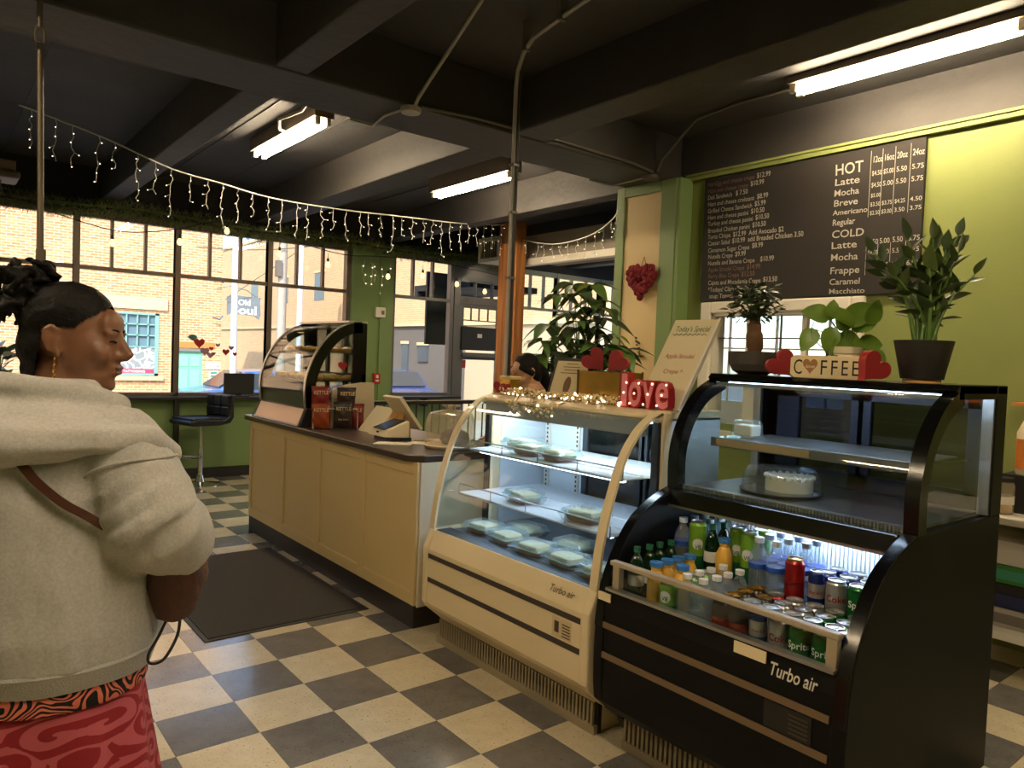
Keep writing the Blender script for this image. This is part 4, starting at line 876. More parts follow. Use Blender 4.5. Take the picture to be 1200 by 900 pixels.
for k in range(6): a = .6+k*.35; mb.add([(1.0, 4.889, 1.52), (1.0+.05*math.cos(a), 4.889, 1.54+.05*math.sin(a)), (.98+.07*math.cos(a+.2), 4.889, 1.53+.07*math.sin(a+.2))], [(0, 1, 2)])
mb.build('leaf_sprig', M_tealv, dk, fix=False)
# ================================================================ bar ledge, stool, monitor, railing
lg = thing('window_bar', (-.3, 4.68, 0), 'narrow dark bar shelf below the big windows', 'bar'); bx(lg, 'bar_top', M_kick, -3.9, 2.78, 4.72, 4.85, .885, .915, bevel=.004)
for x in (-3, -1.2, .78, 2.2): bx(lg, 'support_leg', M_kick, x, x+.05, 4.74, 4.79, 0, .885)
l2 = thing('short_window_bar', (3.9, 4.72, .87), 'short dark sill shelf below the window beside the door', 'shelf'); bx(l2, 'sill_board', M_kick, 3.43, 4.42, 4.60, 4.85, .885, .915, bevel=.004); bx(l2, 'sill_bracket', M_kick, 3.9, 3.94, 4.68, 4.85, .78, .885)
mo = thing('closed_laptop', (1.46, 4.7, .915), 'black flat screen resting on the window bar', 'screen'); bx(mo, 'screen', mat('black_plastic'), 1.29, 1.63, 4.74, 4.76, .95, 1.18, bevel=.004); bx(mo, 'foot', mat('black_plastic'), 1.35, 1.57, 4.73, 4.82, .915, .93); bx(mo, 'neck', mat('black_plastic'), 1.43, 1.49, 4.76, 4.78, .92, 1.05)
bs = thing('bar_stool', (.97, 4.44, 0), 'black quilted bar stool on a chrome pedestal by the window', 'stool', rz=.3)
M_lea = mat('black_leatherette', (26, 25, 27), .4, var=.1, bump=.15); SX, SY = .97, 4.44
MB().prism([(SX-.25, .665), (SX-.24, .70), (SX-.16, .715), (SX+.14, .70), (SX+.20, .735), (SX+.215, .96), (SX+.255, .965), (SX+.265, .72), (SX+.22, .66), (SX+.1, .64), (SX-.2, .645)], 'y', SY-.20, SY+.20).build('seat_shell', M_lea, bs, bevel=.015)
for k in range(3): MB().box(SX+.185, SX+.212, SY-.19+.128*k, SY-.07+.128*k, .84, .955).build('back_pad', M_lea, bs, bevel=.012); MB().box(SX+.178, SX+.208, SY-.19+.128*k, SY-.07+.128*k, .735, .835).build('back_pad', M_lea, bs, bevel=.012)
for k in range(2): MB().box(SX-.22+.18*k, SX-.05+.18*k, SY-.185, SY+.185, .695, .728).build('seat_pad', M_lea, bs, bevel=.012)
M_chr = mat('chrome', (225, 225, 228), .12, metal=1, var=.01)
MB().lathe([(.026, .1), (.026, .40), (.018, .40), (.018, .64)], (SX, SY, 0), 14).build('pedestal', M_chr, bs, smooth=30)
MB().lathe([(.205, 0), (.205, .008), (.12, .02), (.05, .035), (.035, .10)], (SX, SY, 0), 28).build('base_disc', M_chr, bs, smooth=30)
MB().tube([(SX, SY-.03, .30), (SX-.14, SY-.15, .30), (SX-.19, SY, .30), (SX-.14, SY+.15, .30), (SX, SY+.03, .30)], .009, 8).build('foot_rest', M_chr, bs, smooth=60); MB().tube([(SX-.02, SY-.05, .63), (SX-.12, SY-.2, .60)], .005, 6).build('height_lever', M_kick, bs)
ra = thing('entry_railing', (3.2, 3.6, 0), 'black metal railing with thin balusters before the entrance', 'railing'); M_rail = mat('black_iron', (28, 28, 30), .45)
bx(ra, 'top_rail', M_rail, 2.30, 4.3, 3.575, 3.625, .895, .94, bevel=.004); bx(ra, 'bottom_rail', M_rail, 2.30, 4.3, 3.585, 3.615, .10, .13)
for k in range(19): x = 2.36+k*.105; bx(ra, 'baluster', M_rail, x, x+.013, 3.594, 3.606, .13, .9)
for x in (2.30, 4.26): bx(ra, 'post', M_rail, x, x+.045, 3.578, 3.622, 0, .9)
MB().tube([(2.45, 3.52, .90), (3.35, 3.40, .45)], .024, 8).build('stair_handrail', M_rail, ra, smooth=60)
bx(ra, 'rail_light_edge', M_cond, 2.3, 4.3, 3.57, 3.575, .935, .945)
# plant on the far window sill
lp = thing('window_plant', (-.78, 4.75, .915), 'leafy plant with white blooms on the bar behind the woman', 'potted plant'); MB().lathe([(.07, 0), (.09, .02), (.10, .16), (.085, .16), (.085, .14), (0, .14)], (-.78, 4.75, .915), 14).build('pot', M_white, lp, smooth=40)
M_leafd = mat('dark_leaf', (56, 76, 40), .45, var=.35, scale=12); M_leafm = mat('mid_green_leaf', (88, 118, 54), .4, var=.3, scale=12); M_bloom = mat('white_bloom', (235, 232, 225), .7)
def leaf_mesh(name, L, w, m, fold=.25, droop=.2, n=6, tip=1.0):
    vs = []; fs = []
    for i in range(n+1):
        t = i/n; ww = w*math.sin(PI*min(1, t**.8*.96+.04))**tip; z = -droop*L*t*t
        vs += [(-ww, t*L, z+fold*ww), (0, t*L, z), (ww, t*L, z+fold*ww)]
    for i in range(n):
        a = 3*i; fs += [(a, a+1, a+4, a+3), (a+1, a+2, a+5, a+4)]
    mb = MB(); mb.add(vs, fs); return mb.mesh(name, m, 180, fix=False)
def put_leaf(par, me, base, d, roll=0, s=1, off=None, up=None):
    d = Vector(d).normalized(); up = up or (Vector((0, 0, 1)) if abs(d.z) < .95 else Vector((1, 0, 0))); x = d.cross(up).normalized(); z = x.cross(d)
    R = Matrix((x, d, z)).transposed(); R = R @ Matrix.Rotation(roll, 3, 'Y'); e = R.to_euler()
    return piece('leaf', me, par, Vector(base)-(off if off is not None else WL[par.name]), e, (s, s, s))
lm = leaf_mesh('leaf', .16, .032, M_leafd); lmw = leaf_mesh('bloom', .10, .03, M_bloom)
for k in range(34):
    a = rnd(0, 2*PI); e = rnd(-.1, 1.2); p = (-.78+.05*math.cos(a), 4.75+.05*math.sin(a), 1.05+rnd(0, .35)); put_leaf(lp, lm, p, (math.cos(a), math.sin(a), e), rnd(-.6, .6), rnd(.8, 1.4))
for k in range(16):
    a = rnd(0, 2*PI); p = (-.78+.1*math.cos(a), 4.73+.06*math.sin(a), 1.12+rnd(0, .3)); put_leaf(lp, lmw, p, (math.cos(a), math.sin(a), rnd(0, 1)), rnd(-.6, .6), rnd(.7, 1.2))
mb = MB()
for k in range(5): a = k*1.3; mb.tube([(-.78, 4.75, 1.05), (-.78+.05*math.cos(a), 4.75+.05*math.sin(a), 1.4)], .006, 5)
mb.build('stems', M_leafd, lp)
# ================================================================ things on the counter
ZC = .94
M_plw = mat('ivory_plastic', (222, 208, 178), .4); M_scr = mat('dark_screen', (40, 42, 46), .2); M_paper = mat('paper', (240, 232, 214), .7)
# snack rack with bags
rk = thing('snack_rack', (.90, 1.0, ZC), 'small white wire rack holding snack bags beside the pastry case', 'rack')
MB().tube([(.74, 1.06, ZC), (.74, 1.06, 1.08), (1.02, .96, 1.08), (1.02, .96, ZC)], .004, 6).tube([(.74, 1.10, ZC+.005), (1.03, 1.0, ZC+.005)], .004, 6).build('rack_frame', M_wl, rk)
MB().tube([(.74, 1.06, ZC+.004), (.80, 1.16, ZC+.004), (1.06, 1.06, ZC+.004), (1.02, .96, ZC+.004)], .004, 6).build('rack_base', M_wl, rk)
def snack_bag(x, y, z, m, m2, txt, label, w=.125, h=.17, rz=-.35, sub=None):
    t = thing('snack_bag', (x, y, z), label, 'snack bag', 'snack bags in the counter rack', rz=rz)
    n = 10; k = 10; vs = []; fs = []
    for s in (-1, 1):
        for j in range(k+1):
            v = j/k
            for i in range(n+1):
                u = i/n; b = (math.sin(PI*u)*math.sin(PI*v))**.5*.024; wob = .004*math.sin(u*9+v*13)*(1 if .05 < v < .95 else 2)
                vs.append(((u-.5)*w*(1-.06*math.sin(PI*v)), s*(b+.0015)+wob, v*h))
    o = (n+1)*(k+1)
    for s in (0, 1):
        for j in range(k):
            for i in range(n):
                a = s*o+j*(n+1)+i; fs.append((a, a+1, a+n+2, a+n+1))
    mb = MB(); mb.add(vs, fs); mb.build('bag', m, t, local=True, smooth=60)
    mb = MB(); put_text(mb, txt, (-.05, -.0285, h*.68), (1, 0, 0), (0, 0, 1), .034, width=.10, bold=.02); 
    if sub: put_text(mb, sub, (-.035, -.0285, h*.32), (1, 0, 0), (0, 0, 1), .014, width=.07)
    mb.build('lettering', m2, t, local=True)
    for z_ in (.004, h-.014): MB().box(-w/2, w/2, -.004, .004, z_, z_+.01).build('crimp_seal', m, t, local=True)
    return t
M_bo = mat('orange_foil', (150, 62, 22), .35, var=.25, scale=20); M_bb = mat('dark_brown_foil', (44, 32, 26), .35, var=.2, scale=20); M_br = mat('red_foil', (126, 32, 26), .35, var=.2, scale=20); M_bt = mat('cream_print', (214, 190, 140), .6)
snack_bag(.79, 1.05, ZC+.006, M_bo, M_bt, 'KETTLE', 'orange snack bag standing lowest in the counter rack')
snack_bag(.82, 1.13, 1.06, M_br, M_bt, 'KETTLE', 'red-orange snack bag standing above the orange one', rz=-.3)
snack_bag(.93, 1.0, ZC+.006, M_bb, M_bt, 'KETTLE', 'dark brown sea salt snack bag in front in the counter rack', sub='SEA SALT', w=.135, h=.185)
snack_bag(.99, 1.08, 1.055, M_bb, M_bt, 'KETTLE', 'dark snack bag leaning above the sea salt bag', rz=-.2, w=.135)
snack_bag(1.02, 1.0, ZC+.006, M_br, M_bt, 'KETTLE', 'red snack bag half hidden at the end of the rack', rz=-.6)
# tan divider screen, card holder
o = thing('counter_screen', (1.12, 1.1, ZC), 'tan curved side screen behind the snack bags', 'screen panel'); MB().prism([(.93, ZC), (.93, 1.20), (1.02, 1.235), (1.16, 1.255), (1.26, 1.255), (1.27, ZC)], 'y', 1.185, 1.205).build('panel', M_plw, o, bevel=.003)
o = thing('acrylic_wedge', (1.12, .80, ZC), 'tan wedge-shaped acrylic holder behind the tablet', 'holder'); MB().prism([(1.0, ZC), (1.26, ZC), (1.20, 1.07), (1.14, 1.11)], 'y', .66, .92).build('wedge', M_plw, o, bevel=.004)
# tablet on its stand, card reader facing the customer
tb = thing('tablet_stand', (1.12, .42, ZC), 'tilted white point-of-sale tablet on a wooden stand', 'tablet')
MB().prism([(1.02, 1.195), (1.045, 1.205), (1.205, .995), (1.185, .985)], 'y', .40, .62).build('tablet', M_plw, tb, bevel=.004)
MB().prism([(1.048, 1.198), (1.05, 1.2), (1.205, 1.0), (1.203, .998)], 'y', .42, .60).build('screen', M_scr, tb)
MB().prism([(1.0, ZC+.06), (1.06, 1.10), (1.10, 1.09), (1.08, ZC+.05)], 'y', .47, .55).build('support', mat('blond_wood', (206, 160, 96), .5), tb); bx(tb, 'base', mat('blond_wood'), 1.0, 1.14, .45, .58, ZC, ZC+.06)
cr = thing('card_terminal', (.95, .38, ZC), 'cream payment terminal with dark sloping screen facing the customer', 'terminal')
MB().prism([(.86, .965), (.885, 1.01), (1.03, 1.06), (1.03, .955)], 'y', .28, .50).build('housing', M_plw, cr, bevel=.004); MB().prism([(.878, 1.008), (.876, 1.012), (1.02, 1.062), (1.022, 1.058)], 'y', .315, .465).build('screen', M_scr, cr); bx(cr, 'foot', M_kick, .90, 1.04, .27, .49, ZC, .958)
bx(cr, 'home_button', M_scr, .866, .872, .38, .40, .985, .995)
for i, (x, y, w, d, rz, lab) in enumerate(((.86, .17, .12, .22, .25, 'cream menu card lying flat before the payment terminal'), (1.02, .12, .10, .16, -.1, 'white receipt lying next to the cake dome'), (1.20, .22, .12, .12, .4, 'white crumpled paper behind the receipt'))):
    t = tag(MB().box(-d/2, d/2, -w/2, w/2, 0, .003).build('paper_sheet', M_paper, local=True), lab, 'paper'); t.location = (x, y, ZC); t.rotation_euler = (0, 0, rz-1.0)
pn = thing('pen', (1.08, .26, ZC), 'thin yellow pen on the worktop by the terminal', 'pen'); MB().tube([(1.04, .24, ZC+.005), (1.14, .20, ZC+.005)], .004, 6).build('barrel', mat('yellow_plastic', (196, 164, 50), .4), pn); MB().tube([(1.14, .20, ZC+.005), (1.15, .196, ZC+.005)], .002, 6).build('tip', M_kick, pn)
M_clear = glass('clear_plastic', (246, 240, 228), 1.35, haze=.28, hcol=(235, 222, 196))
dm = thing('cake_dome', (1.08, -.10, ZC), 'ivory cake stand under a clear ribbed dome on the counter corner', 'cake dome')
MB().lathe([(.14, 0), (.15, .008), (.155, .018), (.145, .022), (0, .022)], (1.08, -.10, ZC), 28).build('tray', M_plw, dm, smooth=30)
MB().lathe([(.148, .02), (.146, .15), (.125, .20), (.06, .218), (.0, .22)], (1.08, -.10, ZC), 28).build('dome', M_clear, dm, smooth=40); MB().lathe([(.02, .218), (.03, .235), (.055, .247), (.0, .25)], (1.08, -.10, ZC), 16).build('knob', M_clear, dm, smooth=40)
lf = tag(MB().lathe([(.07, 0), (.085, .02), (.08, .06), (.05, .08), (0, .085)], (1.10, -.12, ZC+.023), 18).build('bundt_cake', mat('dark_cake', (96, 56, 40), .8, var=.3, scale=20), smooth=60), 'dark cake under the clear dome on the counter', 'cake')
# ================================================================ clamshells in the white case
M_shell = glass('clamshell_plastic', (240, 246, 246), 1.45, haze=.12)
M_sand = mat('toasted_sandwich', (198, 186, 140), .8, var=.35, scale=40); M_lett = mat('lettuce_filling', (110, 140, 70), .7, var=.4, scale=40); M_ham = mat('pink_ham', (190, 92, 76), .7, var=.3, scale=40)
def clamshell_proto():
    t = thing('food_container', (0, 0, 0)); w = .095
    def ring(z, s): return [(-w*s, -w*s*.8, z), (w*s, -w*s*.8, z), (w*s, w*s*.8, z), (-w*s, w*s*.8, z)]
    def frus(name, m, zs, par=t):
        mb = MB(); vs = sum([ring(z, s) for z, s in zs], []); n = len(zs)
        fs = [(4*j+i, 4*j+(i+1) % 4, 4*j+4+(i+1) % 4, 4*j+4+i) for j in range(n-1) for i in range(4)]+[(0, 3, 2, 1), tuple(4*n-4+i for i in range(4))]
        mb.add(vs, fs); return mb.build(name, m, par, local=True, bevel=.006)
    frus('tray', M_shell, [(0, .82), (.03, .97), (.033, 1.04)]); l = frus('lid', M_shell, [(.034, 1.04), (.037, .97), (.058, .84), (.062, .6)])
    mb = MB()
    for k in range(18):
        for s in (-1, 1): mb.box(-w*.8+k*.0087, -w*.8+k*.0087+.003, s*w*.72-.003, s*w*.72+.003, .04, .056)
    tag(mb.build('lid_ribs', M_shell, l, local=True), kind='stuff')
    mb = MB(); mb.loft([(0, 0, .004, w*.7, w*.58), (0, 0, .014, w*.82, w*.68), (0, 0, .02, w*.8, w*.66)], 16, 0, .6); mb.build('filling', M_ham, t, local=True, smooth=50)
    mb = MB(); mb.loft([(0, 0, .02, w*.86, w*.7), (0, 0, .03, w*.84, w*.7)], 16, 0, .6); mb.build('lettuce', M_lett, t, local=True, smooth=50)
    mb = MB(); mb.loft([(0, 0, .03, w*.78, w*.62), (0, 0, .046, w*.74, w*.58), (0, 0, .05, w*.5, w*.4)], 16, 0, .6); mb.build('bread', M_sand, t, local=True, smooth=50)
    return t
cs0 = clamshell_proto(); first = True
for x, y, z, rz, lab in ((.90, -.70, .585, .1, 'leftmost in the back row on the case floor'), (.88, -.92, .585, -.1, 'second from the counter in the back row on the case floor'), (.86, -1.14, .585, .08, 'middle of the back row on the case floor'), (.86, -1.36, .585, -.05, 'fourth from the counter in the back row on the case floor'), (.85, -1.58, .585, .1, 'last of the back row beside the ivory arch'),
                         (1.06, -.85, .585, .0, 'pushed deep onto the case floor'), (1.06, -1.2, .585, .1, 'deep in the middle of the case floor'),
                         (.95, -.95, .782, -.2, 'on the lower wire shelf nearer the counter'), (.92, -1.40, .782, .15, 'on the lower wire shelf behind the ivory arch'),
                         (1.12, -.72, 1.006, .1, 'at the back of the upper wire shelf'), (1.0, -.92, 1.006, .05, 'on the upper wire shelf in the middle of three'), (1.0, -1.13, 1.006, -.12, 'on the upper wire shelf farthest from the counter')):
    t = cs0 if first else copy_tree(cs0); first = False
    t.location = (x, y, z); t.rotation_euler = (0, 0, rz+1.57); tag(t, 'clear lidded food container '+lab, 'food container', 'food containers in the white case')
# ================================================================ on top of the white case
ZT = 1.28
fr = thing('framed_certificate', (1.22, -.95, ZT), 'dark framed certificate leaning on the ivory case', 'picture frame')
fr.rotation_euler = (0, 0, 0)
Rl = Matrix.Translation((1.17, -.96, ZT)) @ Matrix.Rotation(math.radians(18), 4, 'Y')
def leaning(par, name, m, M, *b, bevel=0): mb = MB(); mb.M = M; mb.box(*b); return mb.build(name, m, par, bevel=bevel)
leaning(fr, 'frame', mat('dark_wood_frame', (48, 36, 28), .4), Rl, 0, .016, -.135, .135, 0, .22, bevel=.004)
leaning(fr, 'paper', mat('parchment', (206, 190, 150), .7), Rl, -.002, .0, -.115, .115, .018, .202)
mb = MB(); mb.M = Rl
for k, w in enumerate((.08, .12, .10, .14)): mb.box(-.004, -.002, -w/2, w/2, .185-k*.016, .188-k*.016)
mb.build('lettering', mat('brown_print'), fr); mb = MB(); mb.M = Rl; mb.prism([(.025*math.cos(a), .075+.045*math.sin(a)) for a in [2*PI*i/16 for i in range(16)]], 'x', -.004, -.002); mb.build('portrait_emblem', mat('sepia_print', (112, 84, 54), .7), fr)
gb = thing('gold_mirror_box', (1.22, -1.22, ZT), 'gold mirrored planter box wrapped in fairy lights', 'box')
M_goldm = mat('antique_gold_mirror', (190, 150, 74), .22, metal=.85, var=.35, scale=14)
for b in ((1.15, 1.155, -1.36, -1.08, ZT, 1.43), (1.29, 1.295, -1.36, -1.08, ZT, 1.43), (1.155, 1.29, -1.36, -1.355, ZT, 1.43), (1.155, 1.29, -1.085, -1.08, ZT, 1.43)): bx(gb, 'mirror_panel', M_goldm, *b)
bx(gb, 'floor_panel', M_goldm, 1.15, 1.295, -1.36, -1.08, ZT, ZT+.005)
for y in (-1.36, -1.08):
    for x in (1.147, 1.293): bx(gb, 'edge_strip', M_brz, x, x+.006, y-.004, y+.004, ZT, 1.435)
sb = thing('small_gold_box', (1.10, -.60, ZT), 'small gilded box at the end of the ivory case', 'box'); bx(sb, 'body', M_goldm, 1.08, 1.15, -.64, -.56, ZT, 1.365); bx(sb, 'lid', mat('pale_gold', (206, 184, 130), .4, metal=.4), 1.075, 1.155, -.645, -.555, 1.365, 1.38, bevel=.003)
def wooden_heart(name, x, y, z, w, h, d, rz, label, m=None, tilt=0):
    t = thing(name, (x, y, z), label, 'ornament', rz=rz)
    mb = MB(); mb.M = Matrix.Rotation(tilt, 4, 'Y'); mb.prism(heart_pts(w, h, 40), 'y', -d/2, d/2); zmin = min(v[2] for v in mb.v); xm = (min(v[0] for v in mb.v)+max(v[0] for v in mb.v))/2; mb.v = [(v[0]-xm, v[1], v[2]-zmin) for v in mb.v]
    o = mb.build('heart_block', m or M_red, t, local=True, bevel=.004)
    mb = MB(); mb.M = Matrix.Translation((-xm, 0, -zmin)) @ Matrix.Rotation(tilt, 4, 'Y'); mb.prism([(p[0]*.97, p[1]*.97+h*.015) for p in heart_pts(w, h, 40)], 'y', -d/2-.0015, -d/2); mb.build('glitter_face', mat('dark_red_glitter', (136, 18, 22), .5, var=.3, scale=200), t, local=True)
    return t
FA = math.radians(-39)
wooden_heart('red_heart', 1.22, -1.105, 1.43, .118, .122, .035, FA-.1, 'larger red heart standing on the gold mirrored box', tilt=-.75)
wooden_heart('red_heart', 1.22, -1.28, 1.43, .105, .11, .035, FA-.5, 'smaller red heart turned edgeways on the gold mirrored box', tilt=.75)
wooden_heart('red_heart', 1.045, -.60, 1.285, .07, .065, .012, FA, 'tiny red heart pick in front of the small gilded box', tilt=.3)
wooden_heart('red_heart', 1.04, -.655, 1.285, .055, .055, .012, FA+.3, 'tiniest red heart beside the pearl garland', tilt=-.3)
lv = thing('love_sign', (1.12, -1.55, ZT), 'red and pink block-letter love sign dotted with small bulbs', 'sign', rz=-PI/2+.08)
M_pink = mat('dusty_pink', (222, 128, 138), .55)
x = -.135
for ch, w in (('l', .045), ('o', .075), ('v', .072), ('e', .075)):
    vs, fs, tw_ = text_geo(ch, bold=.05, depth=.30); 
    xs = [v[0] for v in vs]; ys_ = [v[1] for v in vs]; x0, x1, y0, y1 = min(xs), max(xs), min(ys_), max(ys_)
    hh = .155 if ch == 'l' else .125
    mp = lambda v: (x+(v[0]-x0)/(x1-x0)*w, .0-v[2]*.07, (v[1]-y0)/(y1-y0)*hh)
    L_ = MB().add([mp(v) for v in vs], fs).build('letter', M_red, lv, local=True)
    f2 = text_geo(ch, bold=.02, depth=.0); MB().add([(mp(v)[0], -.0225, mp(v)[2]) for v in f2[0]], f2[1]).build('letter_face', M_pink, L_, local=True)
    for k in range(3): MB().ell((x+w*(.2+.3*k), -.026, .02+.045*k), .005, 6, 4).build('bulb', M_bulb, L_, local=True)
    x += w-.002
pg = thing('pearl_light_garland', (1.08, -1.0, ZT), 'string of pearl fairy lights trailing over the edge of the ivory case', 'string lights')
mb = MB(); path = []
for k in range(520):
    t = k/520; y = -.62-.80*t+rnd(-.02, .02); x = 1.06+.05*math.sin(k*.9)+rnd(-.035, .05); zz = ZT+.008+abs(rnd(0, .035))
    if .18 < t < .62 and k % 4 == 0: x = .97+rnd(-.01, .02); zz = 1.27-rnd(0, .075)
    mb.ell((x, y, zz), rnd(.004, .0085), 6, 4, 1 if k % 9 == 0 else 0); path.append((x, y, zz-.003))
mb.build('pearls', [mat('champagne_pearl', (226, 200, 150), .25, metal=.2), M_bulb], pg, smooth=60); tag(pg.children[0], kind='stuff')
MB().tube(path[::5], .0015, 4).build('wire', M_brz, pg)
sp = thing('special_board', (1.28, -1.52, ZT), 'white clipboard with handwritten special leaning behind the love sign', 'board')
O = Vector((1.16, -1.57, ZT)); ux = Vector((.06, -1, 0)).normalized(); uy = Vector((.26, .0, .42)).normalized(); nz = ux.cross(uy)
def onb(u, v, d=0): return O+ux*u+uy*v-nz*d*0+nz*d
mb = MB(); mb.add([onb(u, v, d) for d in (-.006, .006) for u, v in ((-.11, 0), (.11, 0), (.12, .47), (-.11, .47))], [(0, 1, 2, 3), (7, 6, 5, 4), (0, 4, 5, 1), (1, 5, 6, 2), (2, 6, 7, 3), (3, 7, 4, 0)]); mb.build('board', mat('cream_whiteboard', (228, 214, 176), .35), sp)
mb = MB(); mb.add([onb(u, v, d) for d in (-.010, .010) for u, v in ((.105, 0), (.118, 0), (.13, .475), (.117, .475))], [(0, 1, 2, 3), (7, 6, 5, 4), (0, 4, 5, 1), (1, 5, 6, 2), (2, 6, 7, 3), (3, 7, 4, 0)]); mb.build('edge_trim', M_white, sp)
mb = MB(); mb.add([onb(-.02, .0, .0), onb(.02, 0, 0), Vector((1.40, -1.55, ZT)), Vector((1.40, -1.59, ZT))]+[onb(-.02, .01, .0), onb(.02, .01, .0), Vector((1.40, -1.55, ZT+.01)), Vector((1.40, -1.59, ZT+.01))], [(0, 1, 2, 3), (4, 7, 6, 5), (0, 4, 5, 1), (2, 6, 7, 3)]); mb.build('easel_foot', M_white, sp)
mb = MB(); put_text(mb, "Today's Special", onb(-.085, .405, .0075), ux, uy, .042, width=.18); mb.build('lettering', mat('green_marker', (40, 92, 60), .6), sp)
mb = MB(); put_text(mb, 'Apple Strudel', onb(-.075, .26, .0075), ux, uy, .034, width=.15); put_text(mb, 'Crepe *', onb(-.05, .18, .0075), ux, uy, .032, width=.10); mb.build('lettering', mat('red_marker', (172, 62, 52), .6), sp)
mb = MB(); mb.tube([onb(-.09+.012*k, .388+.005*(-1)**k, .0075) for k in range(16)], .0014, 4); mb.build('underline', mat('green_marker'), sp)
# ================================================================ on top of the black case
ZB = 1.447
M_ribpot = mat('grey_ribbed_pot', (74, 68, 62), .6); M_soil = mat('soil', (44, 34, 26), .95, bump=.5)
bz = thing('bonsai', (1.47, -1.83, ZB), 'small ficus bonsai in a grey ribbed bowl on the black case', 'potted plant'); c = (1.47, -1.83, ZB)
MB().lathe([(.06, 0), (.085, .015), (.10, .045), (.105, .098), (.095, .098), (.09, .085), (0, .085)], c, 40).build('bowl', M_ribpot, bz, smooth=20); mb = MB()
for k in range(44): a = 2*PI*k/44; mb.tube([(c[0]+.1*math.cos(a), c[1]+.1*math.sin(a), ZB+.04), (c[0]+.105*math.cos(a), c[1]+.105*math.sin(a), ZB+.095)], .0022, 4)
tag(mb.build('bowl_ribs', M_ribpot, bz), kind='stuff'); MB().lathe([(.092, .083), (.05, .092), (0, .095)], c, 16).build('soil', M_soil, bz)
mb = MB(); mb.tube(smooth3([(1.47, -1.83, ZB+.08), (1.47, -1.835, ZB+.12), (1.47, -1.83, ZB+.17), (1.475, -1.825, ZB+.205), (1.475, -1.82, ZB+.24), (1.48, -1.82, ZB+.28)], 3), [.03]*3+[.036]*4+[.03]*4+[.018]*3+[.007]*2, 10)
for a, l in ((.5, .09), (2.2, .1), (3.8, .09), (5.2, .1), (1.3, .07)): mb.tube([(1.475, -1.82, ZB+.24), (1.475+l*.5*math.cos(a), -1.82+l*.5*math.sin(a), ZB+.29), (1.475+l*math.cos(a), -1.82+l*math.sin(a), ZB+.33)], [.006, .004, .003], 5)
mb.build('trunk', mat('brown_bark', (104, 74, 48), .8, var=.3, scale=30, bump=.5), bz, smooth=50)
mb = MB()
for k in range(420):
    a = rnd(0, 2*PI); e = rnd(-.55, 1); r = rnd(.0, .115)*math.sqrt(max(.1, 1-.5*e*e)); p = Vector((1.475+r*math.cos(a), -1.82+r*math.sin(a), ZB+.29+.085*e+rnd(-.02, .02))); d = Vector((math.cos(a), math.sin(a), rnd(-.9, .6))).normalized(); sd = d.cross(Vector((rnd(-.3, .3), rnd(-.3, .3), 1))).normalized()*.012; L = rnd(.03, .05)
    mb.add([p, p+d*L*.4+sd, p+d*L, p+d*L*.4-sd], [(0, 1, 2, 3)])
tag(mb.build('foliage', M_leafd, bz, fix=False), kind='stuff')
wooden_heart('red_heart', 1.34, -2.035, ZB, .115, .112, .04, FA-.1, 'red heart block beside the bonsai bowl', tilt=-.75)
wooden_heart('red_heart', 1.32, -2.42, ZB, .115, .112, .04, FA+.15, 'red heart block beside the black planter', tilt=.75)
cf = thing('coffee_sign', (1.33, -2.235, ZB), 'cream wooden COFFEE block sign with a brown heart for its O', 'sign', rz=-PI/2+.45)
w, h = .125, .085
MB().prism([(-w, .012), (-w+.014, 0), (w-.014, 0), (w, .012), (w, h-.012), (w-.014, h), (-w+.014, h), (-w, h-.012)], 'y', -.02, .02).build('block', mat('cream_painted_wood', (224, 204, 160), .6), cf, local=True, bevel=.002)
mb = MB(); put_text(mb, 'C', (-.115, -.0215, .014), (1, 0, 0), (0, 0, 1), .08, width=.032)
for k in range(4): put_text(mb, 'FFEE'[k], (-.022+k*.036, -.0215, .014), (1, 0, 0), (0, 0, 1), .08, width=.026)
mb.build('lettering', mat('black_print', (30, 27, 24), .6), cf, local=True)
MB().prism([(-.055+p[0], .014+p[1]) for p in heart_pts(.052, .058, 24)], 'y', -.024, -.02).build('heart_inlay', mat('tan_wood', (160, 112, 62), .6), cf, local=True)
mb = MB(); put_text(mb, 'love', (-.072, -.025, .038), (1, 0, 0), (0, 0, 1), .018, width=.034, shear=.3); mb.build('lettering', M_white, cf, local=True)
px = thing('pothos', (1.50, -2.22, ZB), 'green pothos in an ivory ridged pot behind the COFFEE sign', 'potted plant'); c = (1.50, -2.22, ZB)
MB().lathe([(.05, 0), (.055, .01), (.058, .08), (.062, .085), (.058, .095), (.064, .10), (.064, .125), (.055, .125), (.05, .11), (0, .11)], c, 24).build('pot', M_plw, px, smooth=25); MB().lathe([(.055, .105), (0, .115)], c, 12).build('soil', M_soil, px)
plm = leaf_mesh('pothos_leaf', .10, .037, mat('pothos_green', (108, 140, 50), .35, var=.35, scale=14), fold=.3, droop=.25, tip=.7)
lean = Vector((.78, -.62, 0))
